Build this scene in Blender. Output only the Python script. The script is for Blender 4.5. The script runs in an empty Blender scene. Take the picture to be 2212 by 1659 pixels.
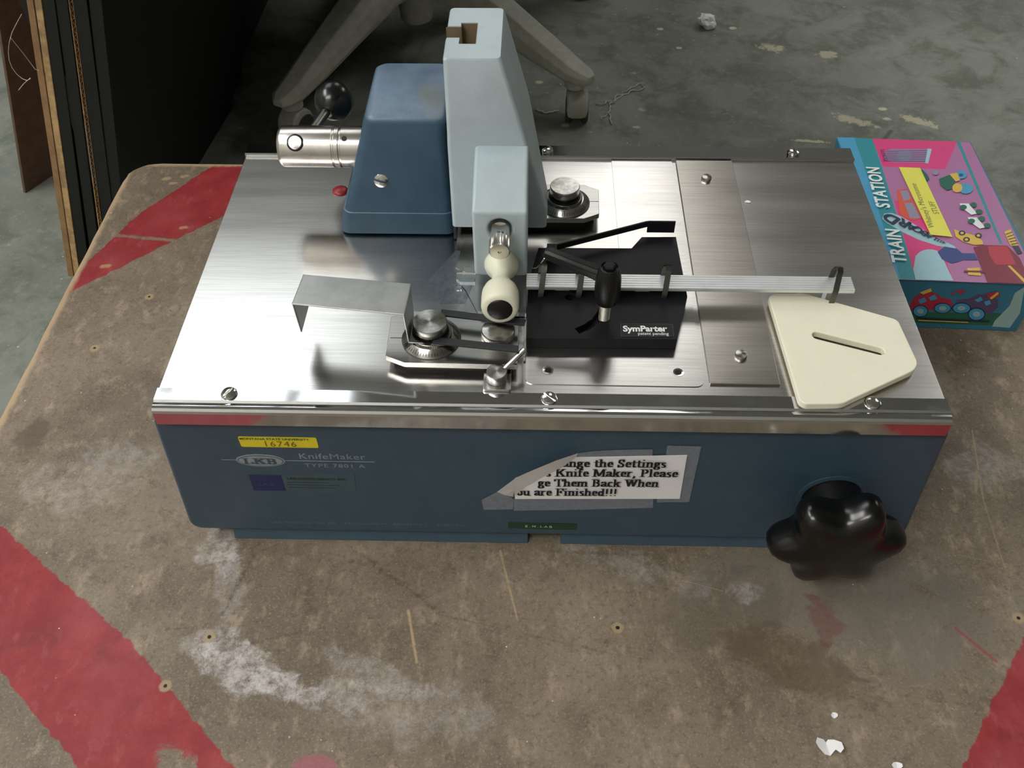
import bpy, bmesh, math, random
from mathutils import Vector, Matrix
random.seed(7)
C = bpy.context.scene.collection
PI = math.pi
def R(d): return math.radians(d)

# ---------------------------------------------------------------- camera
FPX = 1950.0
CAM = Vector((-0.0096466, -0.3043587, 0.4995808))
RV = Vector((0.9996965, 0.02384151, -0.00620382))
UV = Vector((-0.01375653, 0.74915054, 0.66225692))
FV = Vector((-0.0204368, 0.66197058, -0.74925115))
cd = bpy.data.cameras.new('camera'); cam = bpy.data.objects.new('camera', cd); C.objects.link(cam)
cd.sensor_width = 36; cd.lens = FPX / 2212 * 36; cd.clip_start = 0.01; cd.clip_end = 50
M = Matrix((RV, UV, -FV)).transposed().to_4x4(); M.translation = CAM
cam.matrix_world = M
bpy.context.scene.camera = cam
def P(px, py, x=None, y=None, z=None):
    """point of the photograph carried onto a known plane of the place"""
    d = FV + RV * ((px - 1106) / FPX) - UV * ((py - 829.5) / FPX)
    if z is not None: t = (z - CAM.z) / d.z
    elif y is not None: t = (y - CAM.y) / d.y
    else: t = (x - CAM.x) / d.x
    return CAM + d * t

# ---------------------------------------------------------------- world, exposure
w = bpy.data.worlds.new('room_air'); bpy.context.scene.world = w; w.use_nodes = True
w.node_tree.nodes['Background'].inputs[0].default_value = (0.5, 0.52, 0.55, 1)
w.node_tree.nodes['Background'].inputs[1].default_value = 0.05
vs = bpy.context.scene.view_settings
vs.view_transform = 'Standard'; vs.look = 'None'; vs.gamma = 1; vs.use_curve_mapping = False
vs.exposure = 0.33
FZ = -0.46        # floor
CZ = 2.25         # ceiling
# ceiling lamps: centre x, centre y, length along x, length along y, strength
LAMPS = [(-1.12, 1.80, 1.10, 1.40, 2.6, 5), (0.38, 2.85, 0.62, 2.00, 2.5, 3),
         (-1.75, 0.1, 0.62, 1.22, 12.0, 1), (-1.05, -1.15, 1.22, 0.62, 11.0, 1), (2.2, 2.2, 0.62, 1.22, 7.0, 1)]  # last panel is added to brighten the deck's right side and the floor

# ---------------------------------------------------------------- material helpers
def srgb(r, g, b):
    f = lambda c: (c / 255 / 12.92) if c / 255 <= 0.04045 else ((c / 255 + 0.055) / 1.055) ** 2.4
    return (f(r), f(g), f(b), 1)
class N:
    """tiny expression builder on shader sockets"""
    def __init__(s, nt, sock): s.nt = nt; s.s = sock
    def _m(s, op, o=None, o2=None):
        n = s.nt.nodes.new('ShaderNodeMath'); n.operation = op
        s.nt.links.new(s.s, n.inputs[0])
        for i, v in ((1, o), (2, o2)):
            if v is None: continue
            if isinstance(v, N): s.nt.links.new(v.s, n.inputs[i])
            else: n.inputs[i].default_value = v
        return N(s.nt, n.outputs[0])
    def __add__(s, o): return s._m('ADD', o)
    def __sub__(s, o): return s._m('SUBTRACT', o)
    def __mul__(s, o): return s._m('MULTIPLY', o)
    __radd__ = __add__; __rmul__ = __mul__
    def min(s, o): return s._m('MINIMUM', o)
    def max(s, o): return s._m('MAXIMUM', o)
    def pow(s, o): return s._m('POWER', o)
    def abs(s): return s._m('ABSOLUTE')
    def step(s, a, b, smooth=True):
        n = s.nt.nodes.new('ShaderNodeMapRange'); n.interpolation_type = 'SMOOTHSTEP' if smooth else 'LINEAR'
        n.inputs['From Min'].default_value = a; n.inputs['From Max'].default_value = b
        s.nt.links.new(s.s, n.inputs['Value']); return N(s.nt, n.outputs['Result'])
class Mat:
    def __init__(s, name):
        s.m = bpy.data.materials.new(name); s.m.use_nodes = True; s.nt = s.m.node_tree
        s.b = s.nt.nodes['Principled BSDF']; s.tc = s.nt.nodes.new('ShaderNodeTexCoord')
        s.geo = s.nt.nodes.new('ShaderNodeNewGeometry'); s.vec = s.geo.outputs['Position']
    def use_object(s): s.vec = s.tc.outputs['Object']; return s
    def xyz(s):
        n = s.nt.nodes.new('ShaderNodeSeparateXYZ'); s.nt.links.new(s.vec, n.inputs[0])
        return [N(s.nt, n.outputs[i]) for i in range(3)]
    def noise(s, scale, detail=4, rough=0.6, sc=(1, 1, 1), dist=0, off=0):
        mp = s.nt.nodes.new('ShaderNodeMapping'); mp.inputs['Scale'].default_value = sc
        mp.inputs['Location'].default_value = (off, off * .7, off * .3)
        s.nt.links.new(s.vec, mp.inputs[0])
        n = s.nt.nodes.new('ShaderNodeTexNoise'); n.inputs['Scale'].default_value = scale
        n.inputs['Detail'].default_value = detail; n.inputs['Roughness'].default_value = rough
        n.inputs['Distortion'].default_value = dist
        s.nt.links.new(mp.outputs[0], n.inputs['Vector']); return N(s.nt, n.outputs['Fac'])
    def voro(s, scale, sc=(1, 1, 1)):
        mp = s.nt.nodes.new('ShaderNodeMapping'); mp.inputs['Scale'].default_value = sc
        s.nt.links.new(s.vec, mp.inputs[0])
        n = s.nt.nodes.new('ShaderNodeTexVoronoi'); n.inputs['Scale'].default_value = scale
        s.nt.links.new(mp.outputs[0], n.inputs['Vector']); return N(s.nt, n.outputs['Distance'])
    def col(s, c):
        n = s.nt.nodes.new('ShaderNodeRGB'); n.outputs[0].default_value = c; return n.outputs[0]
    def mix(s, f, a, b):
        n = s.nt.nodes.new('ShaderNodeMix'); n.data_type = 'RGBA'
        for i, v in ((6, a), (7, b)):
            if isinstance(v, tuple): n.inputs[i].default_value = v
            else: s.nt.links.new(v, n.inputs[i])
        if isinstance(f, N): s.nt.links.new(f.s, n.inputs[0])
        else: n.inputs[0].default_value = f
        return n.outputs[2]
    def set(s, **k):
        names = dict(color='Base Color', rough='Roughness', metal='Metallic', aniso='Anisotropic', spec='Specular IOR Level',
                     trans='Transmission Weight', ior='IOR', sss='Subsurface Weight', coat='Coat Weight', alpha='Alpha')
        for a, v in k.items():
            i = s.b.inputs[names[a]]
            if isinstance(v, N): s.nt.links.new(v.s, i)
            elif hasattr(v, 'is_linked'): s.nt.links.new(v, i)
            else: i.default_value = v
        return s
    def bump(s, h, strength=0.3, dist=0.001):
        n = s.nt.nodes.new('ShaderNodeBump'); n.inputs['Strength'].default_value = strength
        n.inputs['Distance'].default_value = dist
        s.nt.links.new(h.s, n.inputs['Height']); s.nt.links.new(n.outputs[0], s.b.inputs['Normal']); return s
    def tangent(s, kind):
        if kind == 'radial':
            n = s.nt.nodes.new('ShaderNodeTangent'); n.direction_type = 'RADIAL'; n.axis = 'Z'
            s.nt.links.new(n.outputs[0], s.b.inputs['Tangent'])
        else:
            n = s.nt.nodes.new('ShaderNodeCombineXYZ')
            for i in range(3): n.inputs[i].default_value = kind[i]
            s.nt.links.new(n.outputs[0], s.b.inputs['Tangent'])
        return s
def plain(name, c, rough=0.5, metal=0.0, grain=0.0, gscale=900, var=0.06, **k):
    m = Mat(name)
    n = m.noise(60, 3)
    c2 = tuple(min(1, x * (1 + var * 2)) for x in c[:3]) + (1,); c1 = tuple(x * (1 - var * 2) for x in c[:3]) + (1,)
    m.set(color=m.mix(n.step(.3, .7), c1, c2), rough=rough, metal=metal, **k)
    if grain: m.bump(m.noise(gscale, 2), grain, .0003)
    return m.m

# painted deck board of the cart: all marks have their own shape and stay put
def seg_dist(m, X, Y, a, b):
    ax, ay = a; bx, by = b; dx, dy = bx - ax, by - ay; L2 = dx * dx + dy * dy
    t = ((X - ax) * dx + (Y - ay) * dy) * (1 / L2); t = t.max(0.0).min(1.0)
    ex = X - (t * dx + ax); ey = Y - (t * dy + ay)
    return (ex * ex + ey * ey).pow(0.5)
def half(X, Y, a, b):
    """signed distance, positive on the left of a->b"""
    dx, dy = b[0] - a[0], b[1] - a[1]; L = math.hypot(dx, dy)
    return (Y - a[1]) * (dx / L) - (X - a[0]) * (dy / L)
def blob(m, X, Y, c, rx, ry, ang, n, amt=0.6):
    ca, sa = math.cos(ang), math.sin(ang)
    u = ((X - c[0]) * ca + (Y - c[1]) * sa) * (1 / rx); v = ((Y - c[1]) * ca - (X - c[0]) * sa) * (1 / ry)
    d = (u * u + v * v).pow(0.5)
    return (d + (n - 0.5) * (amt * 5.0)).step(1.0, 0.55)
def board_mat():
    m = Mat('worn_brown_hardboard'); X, Y, Z = m.xyz()
    big = m.noise(9, 5, .6, dist=.4); mid = m.noise(38, 6, .68, dist=.6); fine = m.noise(260, 4, .7); grit = m.noise(700, 2, .6)
    fib = m.noise(90, 5, .7, sc=(1, .55, 1), off=3)
    c = m.mix(big.step(.34, .66), srgb(112, 100, 86), srgb(137, 124, 108))
    c = m.mix(mid.step(.45, .75) * .7, c, srgb(96, 84, 70))
    c = m.mix((fib.step(.5, .72)) * .7, c, srgb(170, 154, 132))
    c = m.mix(fine.step(.48, .72) * .6, c, srgb(84, 74, 63))
    c = m.mix(grit.step(.52, .75) * .45, c, srgb(176, 160, 138))
    # grey worn haze on the right foreground
    gz = blob(m, X, Y, (.19, -.035), .11, .055, -.3, mid, .5)
    c = m.mix(gz * .55, c, srgb(112, 108, 100))
    gz = blob(m, X, Y, (.11, -.045), .06, .03, .3, mid, .5)
    c = m.mix(gz * .5, c, srgb(92, 84, 74))
    gz = blob(m, X, Y, (.145, -.075), .05, .022, -.5, mid, .5)
    c = m.mix(gz * .6, c, srgb(86, 72, 54))
    gz = blob(m, X, Y, (-.25, .09), .06, .09, .2, mid, .6)
    c = m.mix(gz * .35, c, srgb(112, 102, 92))
    c = m.mix(blob(m, X, Y, (-.36, .08), .014, .022, 0, mid, .5) * .7, c, srgb(88, 76, 66))
    # white powder smears
    pw = m.noise(110, 8, .85, off=9)
    for (cx, cy, rx, ry, an, s) in [(-.178, -.083, .034, .018, -.5, .95), (-.148, -.096, .028, .010, -.25, .9), (-.095, -.088, .040, .012, -.4, .45),
                                    (-.205, .002, .016, .030, 0, .6), (-.195, -.03, .012, .03, .2, .4), (-.20, -.068, .02, .012, .2, .45), (-.07, -.11, .05, .02, 0, .3),
                                    (-.115, -.10, .02, .008, -.6, .5), (.125, -.03, .014, .010, 0, .45), (.06, -.015, .05, .012, -.3, .28), (.30, .07, .03, .02, 0, .35), (-.31, .05, .05, .03, .5, .3)]:
        f = blob(m, X, Y, (cx, cy), rx, ry, an, mid, .55) * pw.step(.36, .68) * s
        c = m.mix(f, c, srgb(205, 200, 200))
    # dark scuffs and old oil lines
    wob = (mid - .5) * .006
    for a, b, wd, s in [((-.182, -.001), (-.1935, -.0512), .0022, .75), ((-.1219, -.0047), (-.0595, -.0499), .0022, .6), ((-.1884, -.0748), (-.1442, -.0622), .0014, .6),
                        ((-.145, -.03), (-.141, -.052), .0045, .55), ((-.225, -.062), (-.198, -.06), .001, .6), ((-.0595, -.0499), (.04, -.072), .001, .5),
                        ((.0, -.004), (.07, -.0055), .0015, .5), ((.31, .13), (.30, .16), .002, .4), ((-.045, -.02), (-.052, -.09), .0012, .3)]:
        d = seg_dist(m, X, Y, a, b) + wob.abs()
        c = m.mix(d.step(wd * 1.5, wd * .2) * fine.step(.35, .6) * (s * .75), c, srgb(70, 58, 46))
    # pale scratches
    for a, b, wd, s in [((-.0275, -.0045), (-.0154, -.052), .0012, .7), ((-.0816, -.0473), (-.0735, -.0795), .0016, .9), ((.3015, .0993), (.2905, .04), .0011, .6),
                        ((.2905, .04), (.2877, -.0098), .0009, .4), ((.294, .065), (.287, .045), .0018, .5), ((.075, -.02), (.11, -.03), .0006, .4), ((.255, .0), (.28, -.006), .0006, .3),
                        ((-.02, -.0), (-.005, -.03), .0004, .4)]:
        d = seg_dist(m, X, Y, a, b) + wob.abs() * .4
        c = m.mix(d.step(wd, wd * .2) * fine.step(.3, .5) * s, c, srgb(180, 158, 124))
    # red hazard stripes, worn
    wear = m.noise(42, 7, .75, dist=.2, off=5); e = (m.noise(120, 3, .6, off=2) - .5) * .006
    s1 = half(X, Y, (-.384, .232), (-.285, .330)).min(half(X, Y, (-.30, .424), (-.360, .333))).min(half(X, Y, (-.360, .333), (-.389, .255)))
    s2 = half(X, Y, (-.1663, -.1413), (-.2221, -.091)).min(half(X, Y, (-.2552, -.063), (-.3539, .008))).min(half(X, Y, (-.36, -.052), (-.3142, -.0902))).min(half(X, Y, (-.3142, -.0902), (-.2499, -.1431)))
    s3 = half(X, Y, (.1985, -.165), (.2835, -.0562)) * -1.0
    s3 = s3.min(Y + .19); s2 = s2.min(Y + .20)
    s = (s1.max(s2).max(s3) + e).step(-.0006, .0006)
    red = m.mix(wear.step(.35, .7), srgb(136, 40, 46), srgb(156, 54, 56))
    red = m.mix(big.step(.45, .7) * .45, red, srgb(170, 88, 92))
    red = m.mix(mid.step(.5, .75) * .6, red, srgb(112, 42, 46)); red = m.mix(fib.step(.52, .72) * .4, red, srgb(176, 96, 96)); red = m.mix(fine.step(.55, .8) * .4, red, srgb(112, 50, 48))
    keep = (wear.step(.77, .70)) * (fine.step(.86, .74))
    crack = seg_dist(m, X, Y, (-.39, .305), (-.26, .290)) + wob.abs()
    keep = keep * crack.step(.0008, .0035)
    chip = blob(m, X, Y, (-.198, -.142), .018, .010, -.7, mid, .6)
    keep = keep * (chip * -1.0 + 1.0)
    c = m.mix(s * keep, c, red)
    c = m.mix(blob(m, X, Y, (.168, -.047), .010, .018, .2, mid, .6) * .5, c, srgb(110, 60, 60))
    c = m.mix(blob(m, X, Y, (-.1233, -.140), .012, .006, 0, mid, .6) * .6, c, srgb(170, 90, 110))
    c = m.mix((seg_dist(m, X, Y, (.245, -.052), (.262, -.072)) + wob.abs()).step(.0016, .0006) * .6, c, srgb(150, 50, 55))
    # drilled screw holes: pale ring with dark pit
    for hx, hy in [(-.1981, -.0665), (.0442, -.0556), (.2843, -.0443), (-.2159, -.0969), (-.3197, .226), (-.345, .168)]:
        d = seg_dist(m, X, Y, (hx, hy), (hx + .0001, hy)) + (fine - .5) * .0015
        c = m.mix(d.step(.0042, .0028) * .85, c, srgb(168, 148, 116)); c = m.mix(d.step(.0013, .0008), c, srgb(25, 18, 12))
    # bare fibres along the left and back edge
    edge = (X + .3895).min(Y * -1.0 + .4095) + e * .8
    c = m.mix(edge.step(.0065, .0015) * .9, c, srgb(184, 160, 128))
    # small chips near the back corner
    for hx, hy, r in [(-.352, .385, .005), (-.344, .378, .004), (-.336, .389, .004), (-.317, .314, .004), (-.369, .262, .005)]:
        d = seg_dist(m, X, Y, (hx, hy), (hx + .004, hy + .001)) + (fine - .5) * .004
        c = m.mix(d.step(r * .7, r * .2) * .55, c, srgb(190, 165, 125))
    # pale specks
    v = m.voro(95, (1, 1, 1)); vv = m.noise(30, 2, off=12)
    c = m.mix((v.step(.055, .03)) * vv.step(.5, .6), c, srgb(222, 214, 200))
    m.set(color=c, rough=.55, spec=.35)
    m.bump(fine * .6 + mid * .6 + grit * .3, .35, .0006)
    return m.m
def floor_mat():
    m = Mat('grey_green_concrete_floor'); X, Y, Z = m.xyz()
    big = m.noise(1.9, 6, .65, dist=.8); mid = m.noise(11, 6, .65, dist=.5); fine = m.noise(75, 4, .7)
    c = m.mix(big.step(.35, .65), srgb(120, 124, 116), srgb(145, 148, 140))
    c = m.mix(mid.step(.42, .66) * .8, c, srgb(100, 105, 93))
    c = m.mix(fine.step(.5, .72) * .4, c, srgb(160, 162, 152))
    v = m.voro(13, (1, 1.4, 1)); g = m.noise(3.5, 3, off=4)
    c = m.mix((v + (fine - .5) * .14).step(.13, .08) * g.step(.50, .56), c, srgb(214, 208, 188))
    v2 = m.voro(40, (1, 1.2, 1)); c = m.mix((v2 + (fine - .5) * .1).step(.09, .05) * g.step(.45, .6) * .8, c, srgb(220, 217, 205))
    for (cx, cy, rx, ry, an) in [(.49, 1.50, .03, .018, -.4), (.60, 1.47, .024, .018, .6), (.60, 1.225, .05, .014, -.5), (.72, 1.225, .04, .014, -.6), (.50, 1.155, .03, .005, -.1), (.76, 1.0, .035, .02, .2)]:
        c = m.mix(blob(m, X, Y, (cx, cy), rx, ry, an, fine, .6) * .7, c, srgb(212, 204, 176))
    for a, b in [((.57, 1.06), (.66, 1.19)), ((.53, 1.06), (.60, 1.14))]:
        c = m.mix((seg_dist(m, X, Y, a, b) + (mid - .5).abs() * .02).step(.008, .003) * .6, c, srgb(58, 60, 52))
    m.set(color=c, rough=mid.step(.2, .9) * .25 + .45, spec=.4); m.bump(fine + mid, .15, .002)
    return m.m
def steel(name, c=(190, 190, 188), rough=.3, aniso=.4, dirt=.35, tangent=(1, 0, 0), lines=.03):
    m = Mat(name)
    br = m.noise(1100, 5, .7, sc=(.02, 1, 1)); br2 = m.noise(60, 2, .5, sc=(.12, 1, 1), off=3); sm = m.noise(9, 2, .5, off=7)
    c1 = srgb(*c); c2 = tuple(x * .62 for x in c1[:3]) + (1,); c3 = tuple(x * .72 for x in c1[:3]) + (1,)
    cc = m.mix(br.step(.35, .65) * .38, c1, c2); cc = m.mix(sm.step(.5, .75) * dirt, cc, c3)
    m.set(color=cc, metal=1.0, aniso=aniso, rough=br2 * .10 + (rough - .05)); m.tangent(tangent)
    m.bump(br, lines, .00002)
    return m.m
def radial(name, c=(196, 194, 190), rough=.24):
    m = Mat(name).use_object(); m.set(color=m.mix(m.noise(300, 2).step(.4, .6), srgb(*c), tuple(x * .8 for x in srgb(*c)[:3]) + (1,)), metal=1.0, rough=rough, aniso=.85); m.tangent('radial')
    return m.m
def chrome(name, rough=.07, c=(205, 206, 208)):
    m = Mat(name); n = m.noise(600, 3, sc=(.03, 1, 1)); s = m.noise(40, 5, .7)
    m.set(color=m.mix(s.step(.55, .8) * .3, srgb(*c), srgb(140, 138, 135)), metal=1.0, rough=s.step(.45, .8) * .12 + rough); m.bump(n, .08, .00003)
    return m.m
def glass(name, tint=(.93, .95, .95), rough=.03):
    m = Mat(name); m.set(color=tint + (1,), trans=1.0, rough=rough, ior=1.49)
    m.bump(m.noise(80, 3), .02, .0002); return m.m
def film(name, c, alpha, rough=.35):
    m = Mat(name); n = m.noise(350, 4, .7)
    m.set(color=m.mix(n.step(.35, .65), c, tuple(x * .6 for x in c[:3]) + (1,)), rough=rough, alpha=n.step(.3, .7) * .2 + (alpha - .1)); return m.m
def emit(name, c, s):
    m = bpy.data.materials.new(name); m.use_nodes = True; nt = m.node_tree; b = nt.nodes['Principled BSDF']
    b.inputs['Base Color'].default_value = (.8, .8, .8, 1); b.inputs['Emission Color'].default_value = c; b.inputs['Emission Strength'].default_value = s
    return m

# ---------------------------------------------------------------- mesh helpers
class MB:
    def __init__(s): s.bm = bmesh.new()
    def add(s, verts, faces):
        vs = [s.bm.verts.new(v) for v in verts]
        for f in faces:
            try: s.bm.faces.new([vs[i] for i in f])
            except ValueError: pass
        return vs
    def box(s, x0, x1, y0, y1, z0, z1):
        v = [(x, y, z) for z in (z0, z1) for y in (y0, y1) for x in (x0, x1)]
        s.add(v, [(0, 2, 3, 1), (4, 5, 7, 6), (0, 1, 5, 4), (2, 6, 7, 3), (0, 4, 6, 2), (1, 3, 7, 5)]); return s
    def prism(s, pts, z0, z1):
        n = len(pts)
        s.add([(p[0], p[1], z0) for p in pts] + [(p[0], p[1], z1) for p in pts],
              [tuple(range(n))[::-1], tuple(range(n, 2 * n))] + [(i, (i + 1) % n, n + (i + 1) % n, n + i) for i in range(n)]); return s
    def extr(s, pts, x0, x1):
        """profile (y, z) run along x"""
        n = len(pts)
        s.add([(x0, p[0], p[1]) for p in pts] + [(x1, p[0], p[1]) for p in pts],
              [tuple(range(n)), tuple(range(n, 2 * n))[::-1]] + [(i, n + i, n + (i + 1) % n, (i + 1) % n) for i in range(n)]); return s
    def extr_y(s, pts, y0, y1):
        n = len(pts)
        s.add([(p[0], y0, p[1]) for p in pts] + [(p[0], y1, p[1]) for p in pts],
              [tuple(range(n)), tuple(range(n, 2 * n))[::-1]] + [(i, n + i, n + (i + 1) % n, (i + 1) % n) for i in range(n)]); return s
    def loft(s, rings, cap=True):
        n = len(rings[0]); v = [p for r in rings for p in r]; f = []
        for k in range(len(rings) - 1):
            for i in range(n):
                j = (i + 1) % n; f.append((k * n + i, k * n + j, (k + 1) * n + j, (k + 1) * n + i))
        if cap: f += [tuple(range(n))[::-1], tuple(range((len(rings) - 1) * n, len(rings) * n))]
        s.add(v, f); return s
    def lathe(s, prof, o=(0, 0, 0), axis=(0, 0, 1), n=48, mod=None, cap=True):
        """profile of (radius, height) turned about axis through o"""
        a = Vector(axis).normalized(); u = a.orthogonal().normalized()
        if abs(a.z) > .99: u = Vector((1, 0, 0))
        v = a.cross(u); o = Vector(o); rings = []
        for r, h in prof:
            rings.append([o + a * h + (u * math.cos(2 * PI * i / n) + v * math.sin(2 * PI * i / n)) * (max(r, 1e-6) * (mod(i, r, h) if mod else 1)) for i in range(n)])
        return s.loft(rings, cap)
    def tube(s, pts, r, n=12):
        pts = [Vector(p) for p in pts]; rings = []; ref = None
        for i, p in enumerate(pts):
            t = (pts[min(i + 1, len(pts) - 1)] - pts[max(i - 1, 0)]).normalized()
            if ref is None: ref = t.orthogonal().normalized()
            ref = (ref - t * ref.dot(t)).normalized(); b = t.cross(ref); rr = r[i] if isinstance(r, (list, tuple)) else r
            rings.append([p + (ref * math.cos(2 * PI * k / n) + b * math.sin(2 * PI * k / n)) * rr for k in range(n)])
        return s.loft(rings)
    def strip(s, path, side, t, closed=False):
        """bent flat strip: path centre line points, side vector = half width, t thickness"""
        path = [Vector(p) for p in path]; side = Vector(side); rings = []
        for i, p in enumerate(path):
            d = (path[min(i + 1, len(path) - 1)] - path[max(i - 1, 0)]).normalized(); nn = d.cross(side).normalized() * (t / 2)
            rings.append([p - side - nn, p + side - nn, p + side + nn, p - side + nn])
        return s.loft(rings)
    def sheet(s, pts, n, t):
        """flat polygon in space given a thickness t along n"""
        n = Vector(n).normalized() * t; k = len(pts); a = [Vector(p) for p in pts]
        s.add(a + [p + n for p in a], [tuple(range(k))[::-1], tuple(range(k, 2 * k))] + [(i, (i + 1) % k, k + (i + 1) % k, k + i) for i in range(k)]); return s
ORG = {}
def put(name, mb, mat, parent=None, bevel=0, seg=2, smooth=35, sub=0, origin=None):
    bm = mb.bm if isinstance(mb, MB) else mb
    bmesh.ops.recalc_face_normals(bm, faces=bm.faces)
    me = bpy.data.meshes.new(name); bm.to_mesh(me); bm.free()
    return put_mesh(name, me, mat, parent, bevel, seg, smooth, sub, origin)
def put_mesh(name, me, mat, parent=None, bevel=0, seg=2, smooth=35, sub=0, origin=None):
    co = [v.co for v in me.vertices]
    if origin is None:
        xs = [c.x for c in co]; ys = [c.y for c in co]; zs = [c.z for c in co]
        origin = Vector(((min(xs) + max(xs)) / 2, (min(ys) + max(ys)) / 2, min(zs)))
    origin = Vector(origin)
    me.transform(Matrix.Translation(-origin))
    for m in (mat if isinstance(mat, (list, tuple)) else [mat]): me.materials.append(m)
    o = bpy.data.objects.new(name, me); C.objects.link(o); ORG[o] = origin
    if parent is not None: o.parent = parent; o.location = origin - ORG[parent]
    else: o.location = origin
    if smooth:
        me.polygons.foreach_set('use_smooth', [True] * len(me.polygons)); me.set_sharp_from_angle(angle=R(smooth))
    if bevel:
        b = o.modifiers.new('bevel', 'BEVEL'); b.width = bevel; b.segments = seg; b.limit_method = 'ANGLE'; b.angle_limit = R(30)
        b.harden_normals = True
    if sub:
        b = o.modifiers.new('sub', 'SUBSURF'); b.levels = sub; b.render_levels = sub
    return o
def thing(name, loc, label, cat, group=None):
    o = bpy.data.objects.new(name, None); C.objects.link(o); o.location = loc; o.empty_display_size = .02; ORG[o] = Vector(loc)
    return tag(o, label, cat, group)
def tag(o, label=None, cat=None, group=None, kind=None):
    if label: o['label'] = label
    if cat: o['category'] = cat
    if group: o['group'] = group
    if kind: o['kind'] = kind
    return o
def cut(o, *mbs):
    """subtract solids from a built object, baking the result"""
    for mb in mbs:
        bmesh.ops.recalc_face_normals(mb.bm, faces=mb.bm.faces)
        me = bpy.data.meshes.new('tmp'); mb.bm.to_mesh(me); mb.bm.free(); me.transform(Matrix.Translation(-ORG[o]))
        t = bpy.data.objects.new('tmp', me); C.objects.link(t); t.location = (0, 0, 0)
        p = o.parent; loc = o.location.copy(); o.parent = None; o.location = (0, 0, 0)
        md = o.modifiers.new('b', 'BOOLEAN'); md.operation = 'DIFFERENCE'; md.solver = 'EXACT'; md.object = t
        if len(o.modifiers) > 1: o.modifiers.move(len(o.modifiers) - 1, 0)
        hid = [x for x in o.modifiers if x.type != 'BOOLEAN']
        for x in hid: x.show_viewport = False
        bpy.context.view_layer.update(); dg = bpy.context.evaluated_depsgraph_get()
        nm = bpy.data.meshes.new_from_object(o.evaluated_get(dg)); old = o.data; o.modifiers.remove(md); o.data = nm
        for x in hid: x.show_viewport = True
        nm.name = old.name; bpy.data.objects.remove(t); o.parent = p; o.location = loc
        nm.polygons.foreach_set('use_smooth', [True] * len(nm.polygons)); nm.set_sharp_from_angle(angle=R(35))
    return o
def rrect(x0, x1, y0, y1, r, z, n=5):
    out = []
    for cx, cy, a0 in ((x1 - r, y1 - r, 0), (x0 + r, y1 - r, 90), (x0 + r, y0 + r, 180), (x1 - r, y0 + r, 270)):
        for k in range(n + 1):
            a = R(a0 + 90 * k / n); out.append(Vector((cx + r * math.cos(a), cy + r * math.sin(a), z)))
    return out
def round_poly(pts, r, n=5):
    out = []; k = len(pts)
    for i in range(k):
        p = Vector(pts[i][:2]); a = Vector(pts[i - 1][:2]); b = Vector(pts[(i + 1) % k][:2]); rr = r[i] if isinstance(r, (list, tuple)) else r
        d1 = (a - p); d2 = (b - p); rr = min(rr, d1.length * .45, d2.length * .45); q1 = p + d1.normalized() * rr; q2 = p + d2.normalized() * rr
        if rr < 1e-6: out.append((p.x, p.y)); continue
        for j in range(n + 1):
            t = j / n; q = q1 * (1 - t) ** 2 + p * 2 * t * (1 - t) + q2 * t * t; out.append((q.x, q.y))
    return out
def text(name, s, o, xd, yd, size, mat, parent, bold=0.0, align='LEFT', width=1.0, th=.00012, space=1.0):
    cu = bpy.data.curves.new('t', 'FONT'); cu.body = s; cu.size = 1; cu.offset = bold; cu.align_x = align; cu.space_character = space
    cu.resolution_u = 3
    t = bpy.data.objects.new('t', cu); C.objects.link(t); bpy.context.view_layer.update()
    me = bpy.data.meshes.new_from_object(t.evaluated_get(bpy.context.evaluated_depsgraph_get())); bpy.data.objects.remove(t)
    bm = bmesh.new(); bm.from_mesh(me); bmesh.ops.remove_doubles(bm, verts=bm.verts, dist=.0005); bmesh.ops.dissolve_degenerate(bm, edges=bm.edges, dist=.0005); bmesh.ops.recalc_face_normals(bm, faces=bm.faces)
    if sum(f.normal.z * f.calc_area() for f in bm.faces) < 0: bmesh.ops.reverse_faces(bm, faces=bm.faces)
    me2 = bpy.data.meshes.new(name); xd = Vector(xd).normalized(); yd = Vector(yd).normalized(); nd = xd.cross(yd)
    mtx = Matrix((xd * size * width, yd * size, nd)).transposed().to_4x4(); mtx.translation = Vector(o) + nd * th
    bm.transform(mtx); bm.to_mesh(me2); bm.free(); bpy.data.meshes.remove(me)
    return put_mesh(name, me2, mat, parent, smooth=0)
def mono(*a, **k): return text(*a, **k)

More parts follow.
